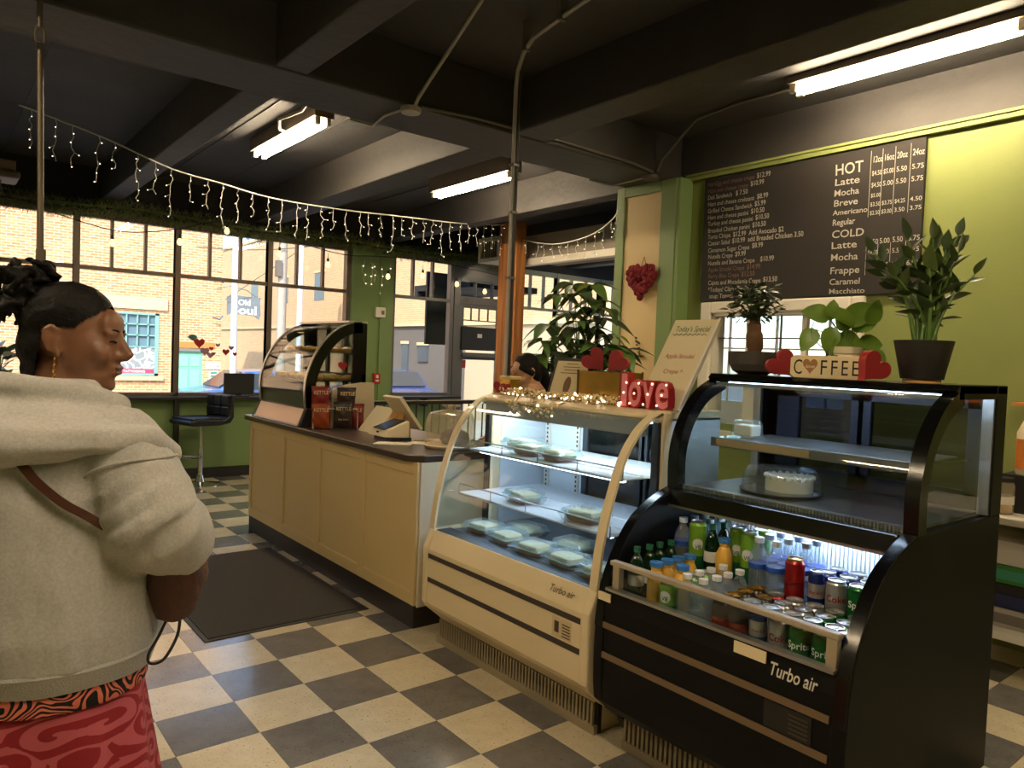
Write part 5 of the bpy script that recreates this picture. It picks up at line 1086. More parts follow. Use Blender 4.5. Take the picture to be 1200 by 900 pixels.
for u, z, du, dz, s, ro in ((-.13, .22, -.6, -.9, 1.0, .3), (-.06, .23, -.3, -1.2, 1.0, .2), (-.09, .27, -1, .25, 1.1, -.2), (-.01, .25, .9, .7, 1.25, .4), (.03, .20, -.8, -.7, 1.25, .2), (.06, .22, 1, .75, 1.1, -.4), (.06, .17, 1, .05, 1.0, .3), (-.03, .19, -.4, -1, .9, -.2), (.04, .24, -.9, .5, 1.1, .5), (.0, .16, .6, -.6, 1, 0), (.09, .14, .9, -.7, .7, 0), (-.04, .26, .2, 1, .8, 0), (.05, .25, .3, .6, 1, .6), (.02, .22, -.2, .4, 1, -.6), (-.02, .2, .5, -.2, 1, .3)):
    b = Vector(c)+lean*u+Vector((rnd(-.03, .03), rnd(-.03, .03), z-.03)); put_leaf(px, plm, b, lean*du+Vector((-.15, -.15, dz)), ro*.7, s, up=Vector((-.62, -.78, .45)))
    MB().tube(smooth3([Vector(c)+Vector((0, 0, .11)), (Vector(c)+b)/2+Vector((0, 0, .07)), b], 4), .0018, 5).build('stem', M_leafm, px)
MB().tube(smooth3([Vector(c)+Vector((0, 0, .11)), Vector(c)+lean*-.06+Vector((-.03, -.03, .09)), Vector(c)+lean*-.12+Vector((-.03, 0, .16)), Vector(c)+lean*-.13+Vector((0, 0, .22))], 5), .002, 5).build('stem', M_leafm, px)
zz_ = thing('zz_plant', (1.47, -2.52, ZB), 'tall dark zz plant in a black faceted planter on a wooden saucer', 'potted plant'); c = Vector((1.47, -2.52, ZB))
MB().lathe([(.062, 0), (.062, .012)], c, 24).build('saucer', mat('blond_wood'), zz_, smooth=30)
MB().lathe([(.07, .013), (.098, .15), (.09, .15), (.088, .135), (0, .135)], c, 24).build('planter', mat('black_ceramic', (34, 30, 28), .5, bump=.2, bscale=80), zz_, smooth=30); MB().lathe([(.088, .13), (0, .145)], c, 12).build('soil', M_soil, zz_)
zlm = leaf_mesh('zz_leaf', .076, .019, M_leafd, fold=.25, droop=.1); zlm2 = leaf_mesh('zz_leaf', .076, .019, mat('zz_light_leaf', (70, 86, 40), .3, var=.3), fold=.25, droop=.1)
for u, v, h, n in ((-.20, 0, .33, 8), (-.10, .04, .37, 8), (-.06, -.05, .30, 7), (.0, .02, .38, 8), (.04, -.03, .28, 7), (.10, 0, .40, 8), (.15, .03, .26, 6), (-.14, .05, .24, 6), (.07, .06, .33, 7), (-.03, .06, .27, 8), (.02, -.06, .22, 7), (-.17, -.03, .28, 7), (.12, -.05, .2, 6), (-.08, -.02, .2, 6), (.03, .05, .34, 8)):
    b = c+Vector((rnd(-.03, .03), rnd(-.03, .03), .13)); tp = c+lean*u+Vector((-.624*v, -.78*v, .13+h)); mid = (b+tp)/2+lean*(-u*.15)+Vector((0, 0, h*.06))
    P = smooth3([b, mid, tp], 6); MB().tube(P, [.009-.0065*i/12 for i in range(len(P))], 6).build('stalk', M_leafm, zz_, smooth=60)
    for k in range(n):
        i = 4+int((len(P)-5)*k/(n-1)); p = P[min(i, len(P)-1)]; ax = (P[-1]-P[0]).normalized(); sd = ax.cross(Vector((.62, .78, 0))).normalized()*(1 if k % 2 else -1)
        dv = ax*.9+sd*(1.0-.5*k/n)+Vector((rnd(-.3, .3), rnd(-.3, .3), 0))
        if k == n-1: dv = ax
        put_leaf(zz_, zlm2 if random.random() < .3 else zlm, p, dv, rnd(-.8, .8), rnd(.85, 1.25))
# money tree behind the white case
mt = thing('money_tree', (2.2, .02, 0), 'large leafy money tree on a stand behind the white case', 'potted plant'); c = Vector((2.2, .02, 0))
for sx in (-1, 1):
    for sy in (-1, 1): MB().tube([(c.x+sx*.12, c.y+sy*.12, 0), (c.x+sx*.10, c.y+sy*.10, .72)], .015, 6).build('stand_leg', mat('blond_wood'), mt)
MB().lathe([(.17, .72), (.17, .74)], c, 20).build('stand_top', mat('blond_wood'), mt, smooth=30); MB().lathe([(.11, .74), (.15, .98), (.14, .98), (.13, .95), (0, .95)], c, 22).build('pot', M_ribpot, mt, smooth=30)
mb = MB()
for k in range(3): mb.tube([(c.x+.016*math.cos(q*1.1+k*2.1), c.y+.016*math.sin(q*1.1+k*2.1), .95+q*.045) for q in range(11)], .016, 7)
mb.build('braided_trunk', mat('brown_bark'), mt, smooth=60)
plf = leaf_mesh('money_tree_leaf', .235, .042, M_leafm, fold=.2, droop=.45, n=7); plf2 = leaf_mesh('money_tree_leaf', .235, .042, mat('yellow_green_leaf', (112, 126, 40), .4, var=.3), fold=.2, droop=.45, n=7); plf3 = leaf_mesh('money_tree_leaf', .235, .042, M_leafd, fold=.2, droop=.45, n=7)
R2 = Vector((.78, -.624, 0)); F2 = Vector((.625, .78, 0))
for u, f, z in ((-.30, 0, 1.50), (-.22, .05, 1.72), (-.10, -.05, 1.52), (.0, .06, 1.62), (.05, -.08, 1.45), (.14, 0, 1.58), (.22, .05, 1.66), (.26, -.05, 1.42), (-.05, .1, 1.80), (.0, -.05, 1.93), (.12, .05, 1.90), (-.16, -.03, 1.92), (-.34, .02, 1.38), (-.18, 0, 1.40), (.16, .08, 1.77), (.32, 0, 1.56), (-.02, -.1, 1.74), (.10, -.08, 1.50), (-.26, -.05, 1.60), (-.12, .05, 1.64), (.08, -.02, 1.70), (.19, -.06, 1.52), (.05, .04, 1.54), (-.06, -.06, 1.44), (.28, .03, 1.48), (.10, .06, 1.84), (-.24, .0, 1.46), (.2, .0, 1.84), (-.05, .02, 2.0), (.08, .0, 2.0), (-.02, .02, 1.70), (.24, -.02, 1.58)):
    tip = c+R2*u+F2*f+Vector((0, 0, z)); st_ = c+Vector((0, 0, 1.38)); P = smooth3([st_, (st_+tip)/2+Vector((0, 0, .06)), tip], 4); MB().tube(P, .0035, 5).build('stem', M_leafm, mt, smooth=60)
    n = random.choice((5, 6, 6, 7)); a0 = rnd(0, 6)
    for k in range(n):
        a = a0+2*PI*k/n; put_leaf(mt, random.choice((plf, plf, plf3, plf3, plf2 if z > 1.8 else plf)), tip, (math.cos(a), math.sin(a), rnd(-.35, .25)), rnd(-.3, .3), rnd(.65, 1.1))
# ================================================================ inside the black case
cd = thing('domed_cake', (1.27, -2.11, .996), 'white cream cake under a wide clear dome on a black tray', 'cake'); c = (1.27, -2.11, .996)
MB().lathe([(.13, 0), (.15, .004), (.155, .012), (.148, .012), (0, .008)], c, 32).build('tray', mat('black_plastic'), cd, smooth=30)
cm = mat('white_cream', (240, 232, 214), .6, var=.04, bump=.2, bscale=40); mb = MB(); c2 = (c[0]+.025, c[1]-.02, c[2]); mb.lathe([(.088, .012), (.089, .058), (.082, .068), (0, .068)], c2, 32); mb.build('sponge_and_cream', cm, cd, smooth=30); mb = MB()
for k in range(20): a = 2*PI*k/20; mb.ell((c2[0]+.088*math.cos(a), c2[1]+.088*math.sin(a), c[2]+.066), .009, 6, 4)
mb.build('piped_border', cm, cd, smooth=60); tag(cd.children[-1], kind='stuff')
MB().lathe([(.145, .012), (.142, .07), (.125, .095), (.0, .10)], c, 36).build('dome', glass('dome_plastic', (248, 250, 250), 1.7, haze=.05), cd, smooth=40)
cl_ = thing('cake_slice_box', (1.30, -1.93, 1.189), 'small clear clamshell holding a white cake slice on the upper shelf', 'food container'); c = Vector((1.30, -1.93, 1.189))
bx(cl_, 'tray', M_shell, c.x-.05, c.x+.05, c.y-.055, c.y+.055, c.z, c.z+.012, bevel=.003); bx(cl_, 'cake_slice', cm, c.x-.035, c.x+.035, c.y-.042, c.y+.042, c.z+.008, c.z+.055, bevel=.006)
MB().loft([(c.x, c.y, c.z+.012, .05, .055), (c.x, c.y, c.z+.05, .048, .053), (c.x, c.y, c.z+.072, .04, .045)], 24, 0, .5).build('lid', M_shell, cl_, smooth=40)
# ---- drinks
M_alu_lid = mat('can_lid', (206, 206, 204), .28, metal=.9, var=.03)
def can_proto(name, mats, bands, txt=None, tm=None, tsize=.03, h=.122, r=.033, lid=M_alu_lid, vert=False, badge=None):
    t = thing(name, (0, 0, 0)); zs = [0, .006]+[h*b for b in bands]+[h-.016, h-.006]; rs = [r*.78, r]+[r]*len(bands)+[r, r*.82]
    mi = [0]+list(range(len(bands)+1))+[0]; mi = mi[:len(zs)-1]; mi[-1] = min(len(mats)-1, len(bands))
    MB().lathe(list(zip(rs, zs)), n=20, mi=mi).build('body', mats, t, local=True, smooth=30)
    l = MB().lathe([(r*.82, h-.006), (r*.84, h), (r*.76, h), (r*.74, h-.004), (0, h-.004)], n=18).build('lid', lid, t, local=True, smooth=30)
    mb = MB(); mb.box(-.011, .011, -.006, .006, h-.004, h-.002); mb.build('pull_tab', lid, l, local=True)
    A = math.radians(205)
    if badge:
        mb = MB(); vs = []
        for i in range(20): a = 2*PI*i/20; vs.append(((r+.0004)*math.cos(A+.62*math.cos(a)), (r+.0004)*math.sin(A+.62*math.cos(a)), h*.58+.62*r*math.sin(a)))
        vs2 = [((r+.0004)*math.cos(A+.62*q*math.cos(2*PI*i/20)), (r+.0004)*math.sin(A+.62*q*math.cos(2*PI*i/20)), h*.58+.62*q*r*math.sin(2*PI*i/20)) for q in (.05, .35, .7, 1) for i in range(20)]
        mb.add(vs2, [(j*20+i, j*20+(i+1) % 20, j*20+20+(i+1) % 20, j*20+20+i) for j in range(3) for i in range(20)]+[tuple(range(20))]); mb.build('badge', badge, t, local=True, fix=False)
    if txt:
        mb = MB(); wrap_text(mb, txt, r+.0008, A, h*(.52 if badge else .5)-.006, tsize, vertical=vert, bold=.015); mb.build('lettering', tm, t, local=True)
    return t
def bottle_proto(name, bm, cap, h, r, label=None, lab=(.35, .65), neck=.35, liq=None, ribs=False):
    t = thing(name, (0, 0, 0))
    pr = [(r*.8, 0), (r, .008)]
    if ribs:
        for k in range(6): z = .012+k*(h*.5)/6; pr += [(r, z), (r*.955, z+h*.02), (r, z+h*.04)]
    pr += [(r, h*.60), (r*.92, h*.68), (r*.55, h*.82), (r*neck, h*.86), (r*neck, h*.93)]
    MB().lathe(pr, n=16).build('bottle', bm, t, local=True, smooth=40)
    MB().lathe([(r*neck*1.2, h*.905), (r*neck*1.25, h), (0, h)], n=12).build('cap', cap, t, local=True, smooth=30)
    if liq: MB().lathe([(r*.76, .003), (r*.94, .01), (r*.94, h*.60), (r*.85, h*.68), (r*.48, h*.80), (0, h*.80)], n=14).build('drink', liq, t, local=True, smooth=40)
    if label: MB().lathe([(r+.0008, h*lab[0]), (r+.0008, h*lab[1])], n=16).build('label', label, t, local=True, smooth=30)
    return t
M_gb = mat('green_bottle_glass', (22, 66, 34), .08, trans=.6); M_gcap = mat('green_cap', (44, 110, 80), .4); M_bcap = mat('blue_cap', (66, 132, 206), .4); M_oj = mat('orange_juice', (238, 186, 78), .3, var=.06)
M_pet = glass('pet_plastic', (240, 246, 250), 1.6, haze=.16, hcol=(220, 232, 245)); M_wcap = mat('white_cap', (232, 232, 228), .4); M_blab = mat('blue_label', (40, 84, 176), .4); M_wlab = mat('white_label', (228, 230, 226), .5)
M_spr = mat('sprite_green', (22, 110, 44), .25, metal=.4); M_sil = mat('silver_can', (186, 184, 182), .25, metal=.6); M_cola = mat('cola_red', (150, 26, 26), .25, metal=.3); M_blu = mat('cola_blue', (30, 48, 120), .25, metal=.4); M_blk = mat('black_can', (30, 28, 30), .25, metal=.3); M_gold = mat('gold_lid', (190, 150, 60), .25, metal=.9); M_lime = mat('lime_can', (126, 176, 50), .3, metal=.2); M_v8g = mat('deep_green_can', (28, 100, 62), .3, metal=.2)
PR = {
 'greenb': bottle_proto('sparkling_water_bottle', M_gb, M_gcap, .20, .030, M_wlab, (.30, .50)),
 'oj': bottle_proto('juice_bottle', M_oj, M_bcap, .165, .031, None, neck=.62),
 'smw': bottle_proto('small_water_bottle', M_pet, M_wcap, .165, .031, None, neck=.42, ribs=True),
 'lgw': bottle_proto('water_bottle', M_pet, mat('clear_cap', (214, 226, 236), .4), .20, .032, M_blab, (.46, .55), neck=.42, ribs=True),
 'sprite': can_proto('lemon_lime_can', [M_spr, M_spr], [.9], 'Sprite', M_wlab, .03),
 'diet': can_proto('diet_cola_can', [M_sil, M_sil], [.9], 'Coke', M_cola, .03),
 'cola': can_proto('cola_can', [M_cola, M_cola], [.9], 'Coke', M_wlab, .03),
 'pepsi': can_proto('blue_cola_can', [M_blu, M_blu], [.9]),
 'rock': can_proto('energy_drink_can', [M_cola, M_blk], [.55], 'ROCKSTAR', M_gold, .011, lid=M_gold),
 'red': can_proto('energy_drink_can', [M_cola, M_cola], [.8], 'ROCKSTAR', M_blk, .011, h=.158, lid=M_gold),
 'v8': can_proto('vegetable_juice_can', [M_v8g, M_lime], [.35], 'V8', M_v8g, .022, badge=M_wlab),
 'v8t': can_proto('vegetable_juice_can', [M_v8g, M_lime], [.35], 'V8', M_v8g, .022, h=.20, badge=M_wlab),
 'rb': can_proto('slim_energy_can', [M_blu, M_sil, M_blu], [.35, .7], 'Red Bull', M_cola, .013, h=.135, r=.027),
}
LABEL = {'greenb': ('green glass sparkling water bottle', 'bottle'), 'oj': ('orange juice bottle with a blue cap', 'bottle'), 'smw': ('small clear water bottle with a white cap', 'bottle'), 'lgw': ('clear water bottle with a blue label', 'bottle'), 'sprite': ('green lemon-lime soda can', 'can'), 'diet': ('silver diet cola can', 'can'), 'cola': ('red cola can', 'can'), 'pepsi': ('dark blue cola can', 'can'), 'rock': ('black and red energy drink can ', 'can'), 'red': ('tall red energy drink can', 'can'), 'v8': ('short green vegetable juice can', 'can'), 'v8t': ('tall green vegetable juice can', 'can'), 'rb': ('slim blue and silver energy can', 'can')}
used = set(); ordn = ('at the front of its lane', 'second in its lane', 'third in its lane', 'fourth in its lane', 'fifth in its lane')
laneword = {}
F0, F1 = .601, .677
lanes = [(-1.865, F0, [('greenb', .735), ('greenb', .80), ('greenb', .865), ('greenb', .925)]), (-1.955, F0, [('oj', .735), ('oj', .80), ('oj', .865), ('oj', .928)]), (-2.035, F0, [('v8', .715), ('oj', .785), ('v8', .855), ('v8', .925)]),
 (-2.11, F0, [('smw', .715), ('smw', .782), ('smw', .85), ('smw', .917)]), (-2.18, F0, [('smw', .715), ('smw', .782), ('smw', .85), ('smw', .917)]),
 (-2.25, F0, [('rock', .715), ('rock', .782), ('rock', .85), ('rock', .917)]), (-2.32, F0, [('rock', .715), ('cola', .782), ('rock', .85), ('cola', .917)]), (-2.39, F0, [('rb', .71), ('diet', .78), ('diet', .85), ('diet', .917)]),
 (-2.46, F0, [('diet', .715), ('diet', .782), ('diet', .85), ('diet', .917)]), (-2.53, F0, [('sprite', .715), ('sprite', .782), ('sprite', .85), ('sprite', .917)]), (-2.60, F0, [('sprite', .715), ('v8', .782), ('sprite', .85), ('sprite', .917)]), (-2.655, F0+.0, [('rb', .73)]),
 (-1.85, F1, [('lgw', 1.02), ('lgw', 1.09), ('lgw', 1.16)]), (-1.92, F1, [('v8t', 1.02), ('lgw', 1.09), ('lgw', 1.16)]), (-1.99, F1, [('greenb', 1.02), ('greenb', 1.09)]), (-2.06, F1, [('oj', .995), ('v8t', 1.08)]), (-2.13, F1, [('v8t', 1.05), ('v8t', 1.12)]),
 (-2.20, F1, [('lgw', 1.0), ('lgw', 1.07), ('lgw', 1.14)]), (-2.27, F1, [('lgw', 1.0), ('lgw', 1.07), ('lgw', 1.14)]), (-2.34, F1, [('red', 1.0), ('lgw', 1.07), ('lgw', 1.14)]),
 (-2.42, F1, [('rb', 1.0), ('pepsi', 1.07), ('pepsi', 1.14)]), (-2.49, F1, [('diet', 1.0), ('pepsi', 1.07), ('diet', 1.14)]), (-2.56, F1, [('sprite', 1.0), ('diet', 1.07), ('diet', 1.14)]), (-2.63, F1, [('sprite', 1.0), ('diet', 1.07), ('diet', 1.14)])]
for li, (y, z, items) in enumerate(lanes):
    lo = li < 12; idx = li+1 if lo else li-11
    nth = ('first', 'second', 'third', 'fourth', 'fifth', 'sixth', 'seventh', 'eighth', 'ninth', 'tenth', 'eleventh', 'twelfth')[idx-1]
    for k, (kd_, x) in enumerate(items):
        t = PR[kd_] if kd_ not in used else copy_tree(PR[kd_]); used.add(kd_)
        t.location = (x+rnd(-.002, .002), y+rnd(-.002, .002), z); t.rotation_euler = (0, 0, rnd(-.25, .25))
        tag(t, '%s, %s in the %s %s drinks row' % (LABEL[kd_][0], ('front', 'second', 'third', 'fourth')[k], nth, 'lower' if lo else 'raised'), LABEL[kd_][1], 'drinks in the black case')
# ================================================================ shelf unit behind the black case
su = thing('shelf_unit', (3.02, -2.75, 0), 'white wire shelf unit against the green wall behind the black case', 'shelf')
for z in (.24, .80): bx(su, 'shelf_board', M_white, 2.76, 3.28, -3.5, -2.0, z-.04, z, bevel=.004)
for y in (-3.45, -2.06):
    for x in (2.79, 3.24): bx(su, 'upright', M_white, x, x+.03, y, y+.03, 0, .80)
for k in range(5): bx(su, 'edge_rib', M_white, 2.752, 2.76, -3.5, -2.0, .768+k*.006, .770+k*.006)
def jar(x, y, z, r, h, body, label, lid=None):
    t = thing('storage_jar', (x, y, z), label, 'jar'); MB().lathe([(r*.9, 0), (r, .01), (r, h*.85), (r*.9, h)], (x, y, z), 18).build('jar', body, t, smooth=40); MB().lathe([(r*.9, h), (r*.92, h+.02), (0, h+.02)], (x, y, z), 18).build('lid', lid or mat('blond_wood'), t, smooth=30); MB().lathe([(r*.85, .008), (r*.9, h*.5), (0, h*.5)], (x, y, z), 14).build('contents', mat('beige_contents', (196, 160, 110), .8, var=.3, scale=60), t, smooth=40)
    return t
j = jar(2.86, -2.36, .80, .055, .16, M_clear, 'clear jar with a dark lid and round sticker on the wire shelf', M_kick); MB().lathe([(.0555, .05), (.0555, .09)], (2.86, -2.36, .80), 18).build('sticker', M_white, j)
jar(2.84, -2.22, .80, .045, .20, M_clear, 'tall clear jar next to the black case corner'); jar(3.05, -2.16, .80, .05, .28, M_clear, 'tallest clear jar at the back of the wire shelf')
sy = thing('syrup_jug', (3.0, -2.42, .80), 'plastic jug with an orange label on a box on the wire shelf', 'jug'); bx(sy, 'riser_box', M_kick, 2.93, 3.12, -2.54, -2.33, .80, .99); MB().lathe([(.07, .99), (.075, 1.0), (.075, 1.20), (.05, 1.26), (.025, 1.28), (.025, 1.31), (0, 1.31)], (3.02, -2.44, 0), 20).build('jug', M_plw, sy, smooth=40); MB().lathe([(.0765, 1.02), (.0765, 1.17)], (3.02, -2.44, 0), 20).build('label', mat('orange_label', (206, 120, 40), .6), sy, smooth=30)
def box_thing(b, m, label, strip=None, txt=None):
    t = thing('cardboard_box', ((b[0]+b[1])/2, (b[2]+b[3])/2, b[4]), label, 'box'); bx(t, 'carton', m, *b, bevel=.004)
    if strip: bx(t, 'printed_band', strip, b[0]-.003, b[0], b[2]+.01, b[3]-.01, b[4]+.02, b[5]-.02)
    bx(t, 'packing_tape', M_bt, b[0]+.1, b[0]+.14, b[2], b[3], b[5], b[5]+.001); return t
box_thing((2.84, 3.2, -2.95, -2.12, .241, .33), mat('pale_carton', (176, 166, 150), .8), 'pale carton lowest on the bottom shelf', mat('barcode_print', (120, 112, 104), .7))
box_thing((2.86, 3.2, -2.92, -2.14, .332, .40), mat('navy_carton', (34, 40, 84), .7), 'navy printed carton in the middle of the low stack'); box_thing((2.86, 3.2, -2.94, -2.16, .402, .455), M_kick, 'thin dark carton under the green one')
box_thing((2.85, 3.2, -2.9, -2.13, .457, .545), mat('green_carton', (54, 118, 44), .7), 'green printed carton under the white one', mat('green_print')); box_thing((2.86, 3.2, -2.9, -2.13, .547, .665), mat('white_carton', (196, 190, 178), .8), 'plain white carton on top of the low stack')
ws = thing('wall_shelf', (3.2, -2.75, 1.33), 'thin wooden wall shelf on the green wall at the edge', 'shelf'); bx(ws, 'shelf_board', mat('orange_wood'), 3.12, 3.3, -3.6, -2.30, 1.33, 1.345); bx(ws, 'bracket', M_kick, 3.15, 3.3, -2.9, -2.88, 1.25, 1.33)
# ================================================================ people
def skin_mat(name, a, b):
    m, nt, p, L = nodemat(name); tc = nt.nodes.new('ShaderNodeTexCoord'); n = nt.nodes.new('ShaderNodeTexNoise'); n.inputs['Scale'].default_value = 14; n.inputs['Detail'].default_value = 4; L.new(tc.outputs['Object'], n.inputs[0])
    r = ramp(nt, [(.3, a), (.7, b)]); L.new(n.outputs['Fac'], r.inputs[0]); L.new(r.outputs[0], p.inputs['Base Color']); p.inputs['Roughness'].default_value = .45; p.inputs['Subsurface Weight'].default_value = .08; p.inputs['Subsurface Radius'].default_value = (.02, .008, .004)
    return m
M_skin = skin_mat('warm_brown_skin', (128, 88, 66), (142, 98, 74)); M_skin2 = skin_mat('light_brown_skin', (186, 138, 108), (198, 150, 118))
M_hair = mat('black_brown_hair', (13, 10, 9), .62, var=.4, scale=60, bump=.3, bscale=120, spec=.2)
def melted(mb, name, mats, voxel, it=6, fac=.5):
    """joins overlapping solids into one continuous smooth skin"""
    o = bpy.data.objects.new('tmp', mb.mesh('tmp', mats)); COL.objects.link(o)
    r = o.modifiers.new('r', 'REMESH'); r.mode = 'VOXEL'; r.voxel_size = voxel; r.use_smooth_shade = True
    if it: s = o.modifiers.new('s', 'SMOOTH'); s.factor = fac; s.iterations = it
    bpy.context.view_layer.update(); dg = bpy.context.evaluated_depsgraph_get(); me = bpy.data.meshes.new_from_object(o.evaluated_get(dg)); me.name = name
    me.materials.clear()
    for m in (mats if isinstance(mats, list) else [mats]): me.materials.append(m)
    bpy.data.objects.remove(o); me.polygons.foreach_set('use_smooth', [True]*len(me.polygons)); me.polygons.foreach_set('material_index', [0]*len(me.polygons)); return me
def head_parts(mb, H):
    mb.M = H
    mb.ell((0, -.018, .032), (.073, .092, .083), 20, 14); mb.ell((0, .022, -.02), (.064, .068, .085), 20, 14)
    mb.ell((0, .040, -.078), (.048, .044, .036), 16, 10); mb.ell((0, .072, -.098), (.020, .016, .016), 12, 8); mb.ell((0, .015, -.095), (.05, .05, .03), 12, 8)
    mb.ell((0, .070, .035), (.048, .022, .035), 14, 10)
    for s in (-1, 1):
        mb.ell((s*.028, .080, .018), (.024, .012, .008), 10, 6); mb.ell((s*.036, .060, -.028), (.026, .026, .026), 12, 8); mb.ell((s*.011, .096, -.034), (.009, .010, .008), 8, 6)
        mb.ell((s*.029, .074, .002), (.016, .012, .010), 10, 6)
        mb.ell((s*.071, -.016, -.010), (.008, .014, .028), 12, 10); mb.tube([(s*.076, -.006, .012), (s*.080, -.018, .024), (s*.081, -.031, .016), (s*.079, -.033, -.006), (s*.075, -.022, -.032)], [.004, .005, .005, .005, .004], 8); mb.ell((s*.071, -.006, -.036), (.007, .010, .010), 8, 6)
    mb.tube([(0, .084, .018), (0, .098, -.008), (0, .112, -.028), (0, .100, -.040)], [.009, .0105, .0125, .009], 10); mb.ell((0, .103, -.032), (.013, .012, .010), 10, 8)
    mb.ell((0, .090, -.057), (.024, .010, .007), 12, 6); mb.ell((0, .088, -.069), (.021, .010, .007), 12, 6)
    mb.tube([(0, -.018, -.05), (0, -.03, -.12), (0, -.045, -.19)], [.052, .053, .062], 14)
    mb.M = None
def hand_parts(mb, w, fwd, side, up, curl=.6, s=1.0):
    """palm and five bent fingers from wrist w; fwd finger direction, side thumb side, up back of hand"""
    w = Vector(w); f = Vector(fwd).normalized(); sd = Vector(side).normalized(); up = Vector(up).normalized()
    for k in range(4): mb.tube([w+sd*(.014-.018*k), w+f*.045+sd*(.025-.017*k), w+f*.085*s+sd*(.030-.020*k)], [.016, .017, .013], 8)
    for k, l in enumerate((.070, .078, .072, .056)):
        b = w+f*.083*s+sd*(.030-.020*k); d1 = (f-up*curl*.5).normalized(); d2 = (f*.6-up*curl*1.3).normalized(); d3 = (f*.1-up*curl*1.6).normalized()
        p1 = b+d1*l*.45; p2 = p1+d2*l*.32; p3 = p2+d3*l*.25; mb.tube([b, p1, p2, p3], [.0095, .009, .0085, .007], 8); mb.ell(p3, .007, 8, 6)
    b = w+f*.02+sd*.028; p1 = b+(f*.6+sd*.8-up*.2).normalized()*.035; p2 = p1+(f-up*.4+sd*.1).normalized()*.03; p3 = p2+(f*.8-up*.7).normalized()*.022; mb.tube([b, p1, p2, p3], [.014, .0115, .010, .008], 8); mb.ell(p3, .008, 8, 6)
# ---- customer in the grey hoodie
from mathutils import noise as _ns
def ruffle(me, amps):
    """pushes soft cloth wrinkles into a mesh along its normals"""
    nv = [(v.co.copy(), v.normal.copy()) for v in me.vertices]
    out = []
    for p, n_ in nv:
        d = sum(_ns.noise(Vector((p.x*fx+k*3.7, p.y*fx, p.z*fz)))*am for k, (fx, fz, am) in enumerate(amps)); out += list(p+n_*d)
    me.vertices.foreach_set('co', out); me.update()
PH = math.radians(38); WO = (-1.12, -1.715, 0)
wm = thing('person', WO, 'woman with a dark curly bun in grey hoodie and red printed skirt', 'person', rz=PH-PI/2)
HC = Vector((.042, .05, 1.488)); Hm = Matrix.Translation(HC) @ Matrix.Rotation(math.radians(-68), 4, 'Z') @ Matrix.Rotation(math.radians(-3), 4, 'X') @ Matrix.Scale(1.04, 4)
SR, ER, WR_ = Vector((.20, .0, 1.275)), Vector((.305, -.01, 1.095)), Vector((.262, .15, .995)); SL, EL, WL_ = Vector((-.20, .0, 1.275)), Vector((-.30, .0, 1.05)), Vector((-.22, .21, .97))
mb = MB(); head_parts(mb, Hm)
mb.loft([(0, 0, .80, .18, .14), (0, 0, .92, .19, .15), (0, 0, 1.05, .175, .14), (0, .01, 1.18, .18, .13), (0, 0, 1.28, .165, .10), (.01, 0, 1.34, .09, .075), (.025, .01, 1.39, .055, .055)], 24)
for a, b, c_, sgn in ((SR, ER, WR_, 1), (SL, EL, WL_, -1)):
    mb.ell(a, (.06, .06, .06), 12, 8); mb.tube([a, a.lerp(b, .5), b], [.056, .05, .043], 12); mb.ell(b, .043, 10, 8); mb.tube([b, b.lerp(c_, .4), c_], [.043, .042, .028], 12)
    hand_parts(mb, c_, (c_-b), Vector((-sgn, .3, .2)), Vector((sgn*.2, 0, 1)), .8)
    x = sgn*.085; mb.tube([(x, 0, .86), (x, .02, .47), (x, .0, .08)], [.085, .058, .038], 14); mb.tube([(x, -.03, .04), (x, .06, .035), (x, .15, .025)], [.032, .034, .024], 10); mb.ell((x, 0, .06), .036, 10, 8)
piece('body', melted(mb, 'woman_body', M_skin, .006, 4), wm)
M_hood = mat('heather_grey_fleece', (190, 188, 186), .95, var=.30, scale=150, bump=.12, bscale=320, detail=12)
hb_ = MB()
hb_.loft([(0, .0, .775, .238, .198), (0, -.002, .80, .262, .218), (0, -.004, .87, .272, .222), (0, -.002, .96, .265, .212), (0, 0, 1.06, .258, .20), (0, -.005, 1.15, .256, .19), (0, -.01, 1.23, .245, .17), (0, -.012, 1.29, .205, .145), (.01, -.01, 1.335, .14, .115), (.02, .0, 1.37, .09, .09)], 40)
for a, b, c_, sgn in ((SR, ER, WR_, 1), (SL, EL, WL_, -1)):
    d = (c_-b); e1 = b+d*.35; e2 = b+d*.72
    hb_.ell(a+Vector((-.005*sgn, 0, -.015)), (.09, .10, .085), 16, 12)
    hb_.tube([a+Vector((-.03*sgn, 0, 0)), a.lerp(b, .3), a.lerp(b, .6), a.lerp(b, .85), b+Vector((0, .01, -.01)), e1, e2, b+d*.88], [.092, .097, .094, .097, .093, .086, .072, .052], 20)
    hb_.tube([b+d*.80, b+d*.97], [.050, .047], 14)
    n1 = (b-a).normalized()
    for q, rr in ((.52, .099), (.74, .1035), (.95, .103)): p = a.lerp(b, q); hb_.tube([p-n1*.016+Vector((0, -.01, 0)), p+n1*.016], [rr-.003, rr-.004], 18)
hm = melted(hb_, 'hoodie', M_hood, .008, 3)
ruffle(hm, ((6, 2.5, .015), (15, 4.5, .010), (34, 12, .003)))
piece('hoodie', hm, wm)
mb = MB()
mb.loft([(.005, -.045, 1.225, .10, .07), (.005, -.06, 1.24, .20, .125), (.015, -.062, 1.265, .262, .150), (.02, -.05, 1.30, .25, .145), (.025, -.03, 1.335, .165, .125), (.03, -.01, 1.365, .11, .10), (.032, .0, 1.395, .085, .085)], 36)
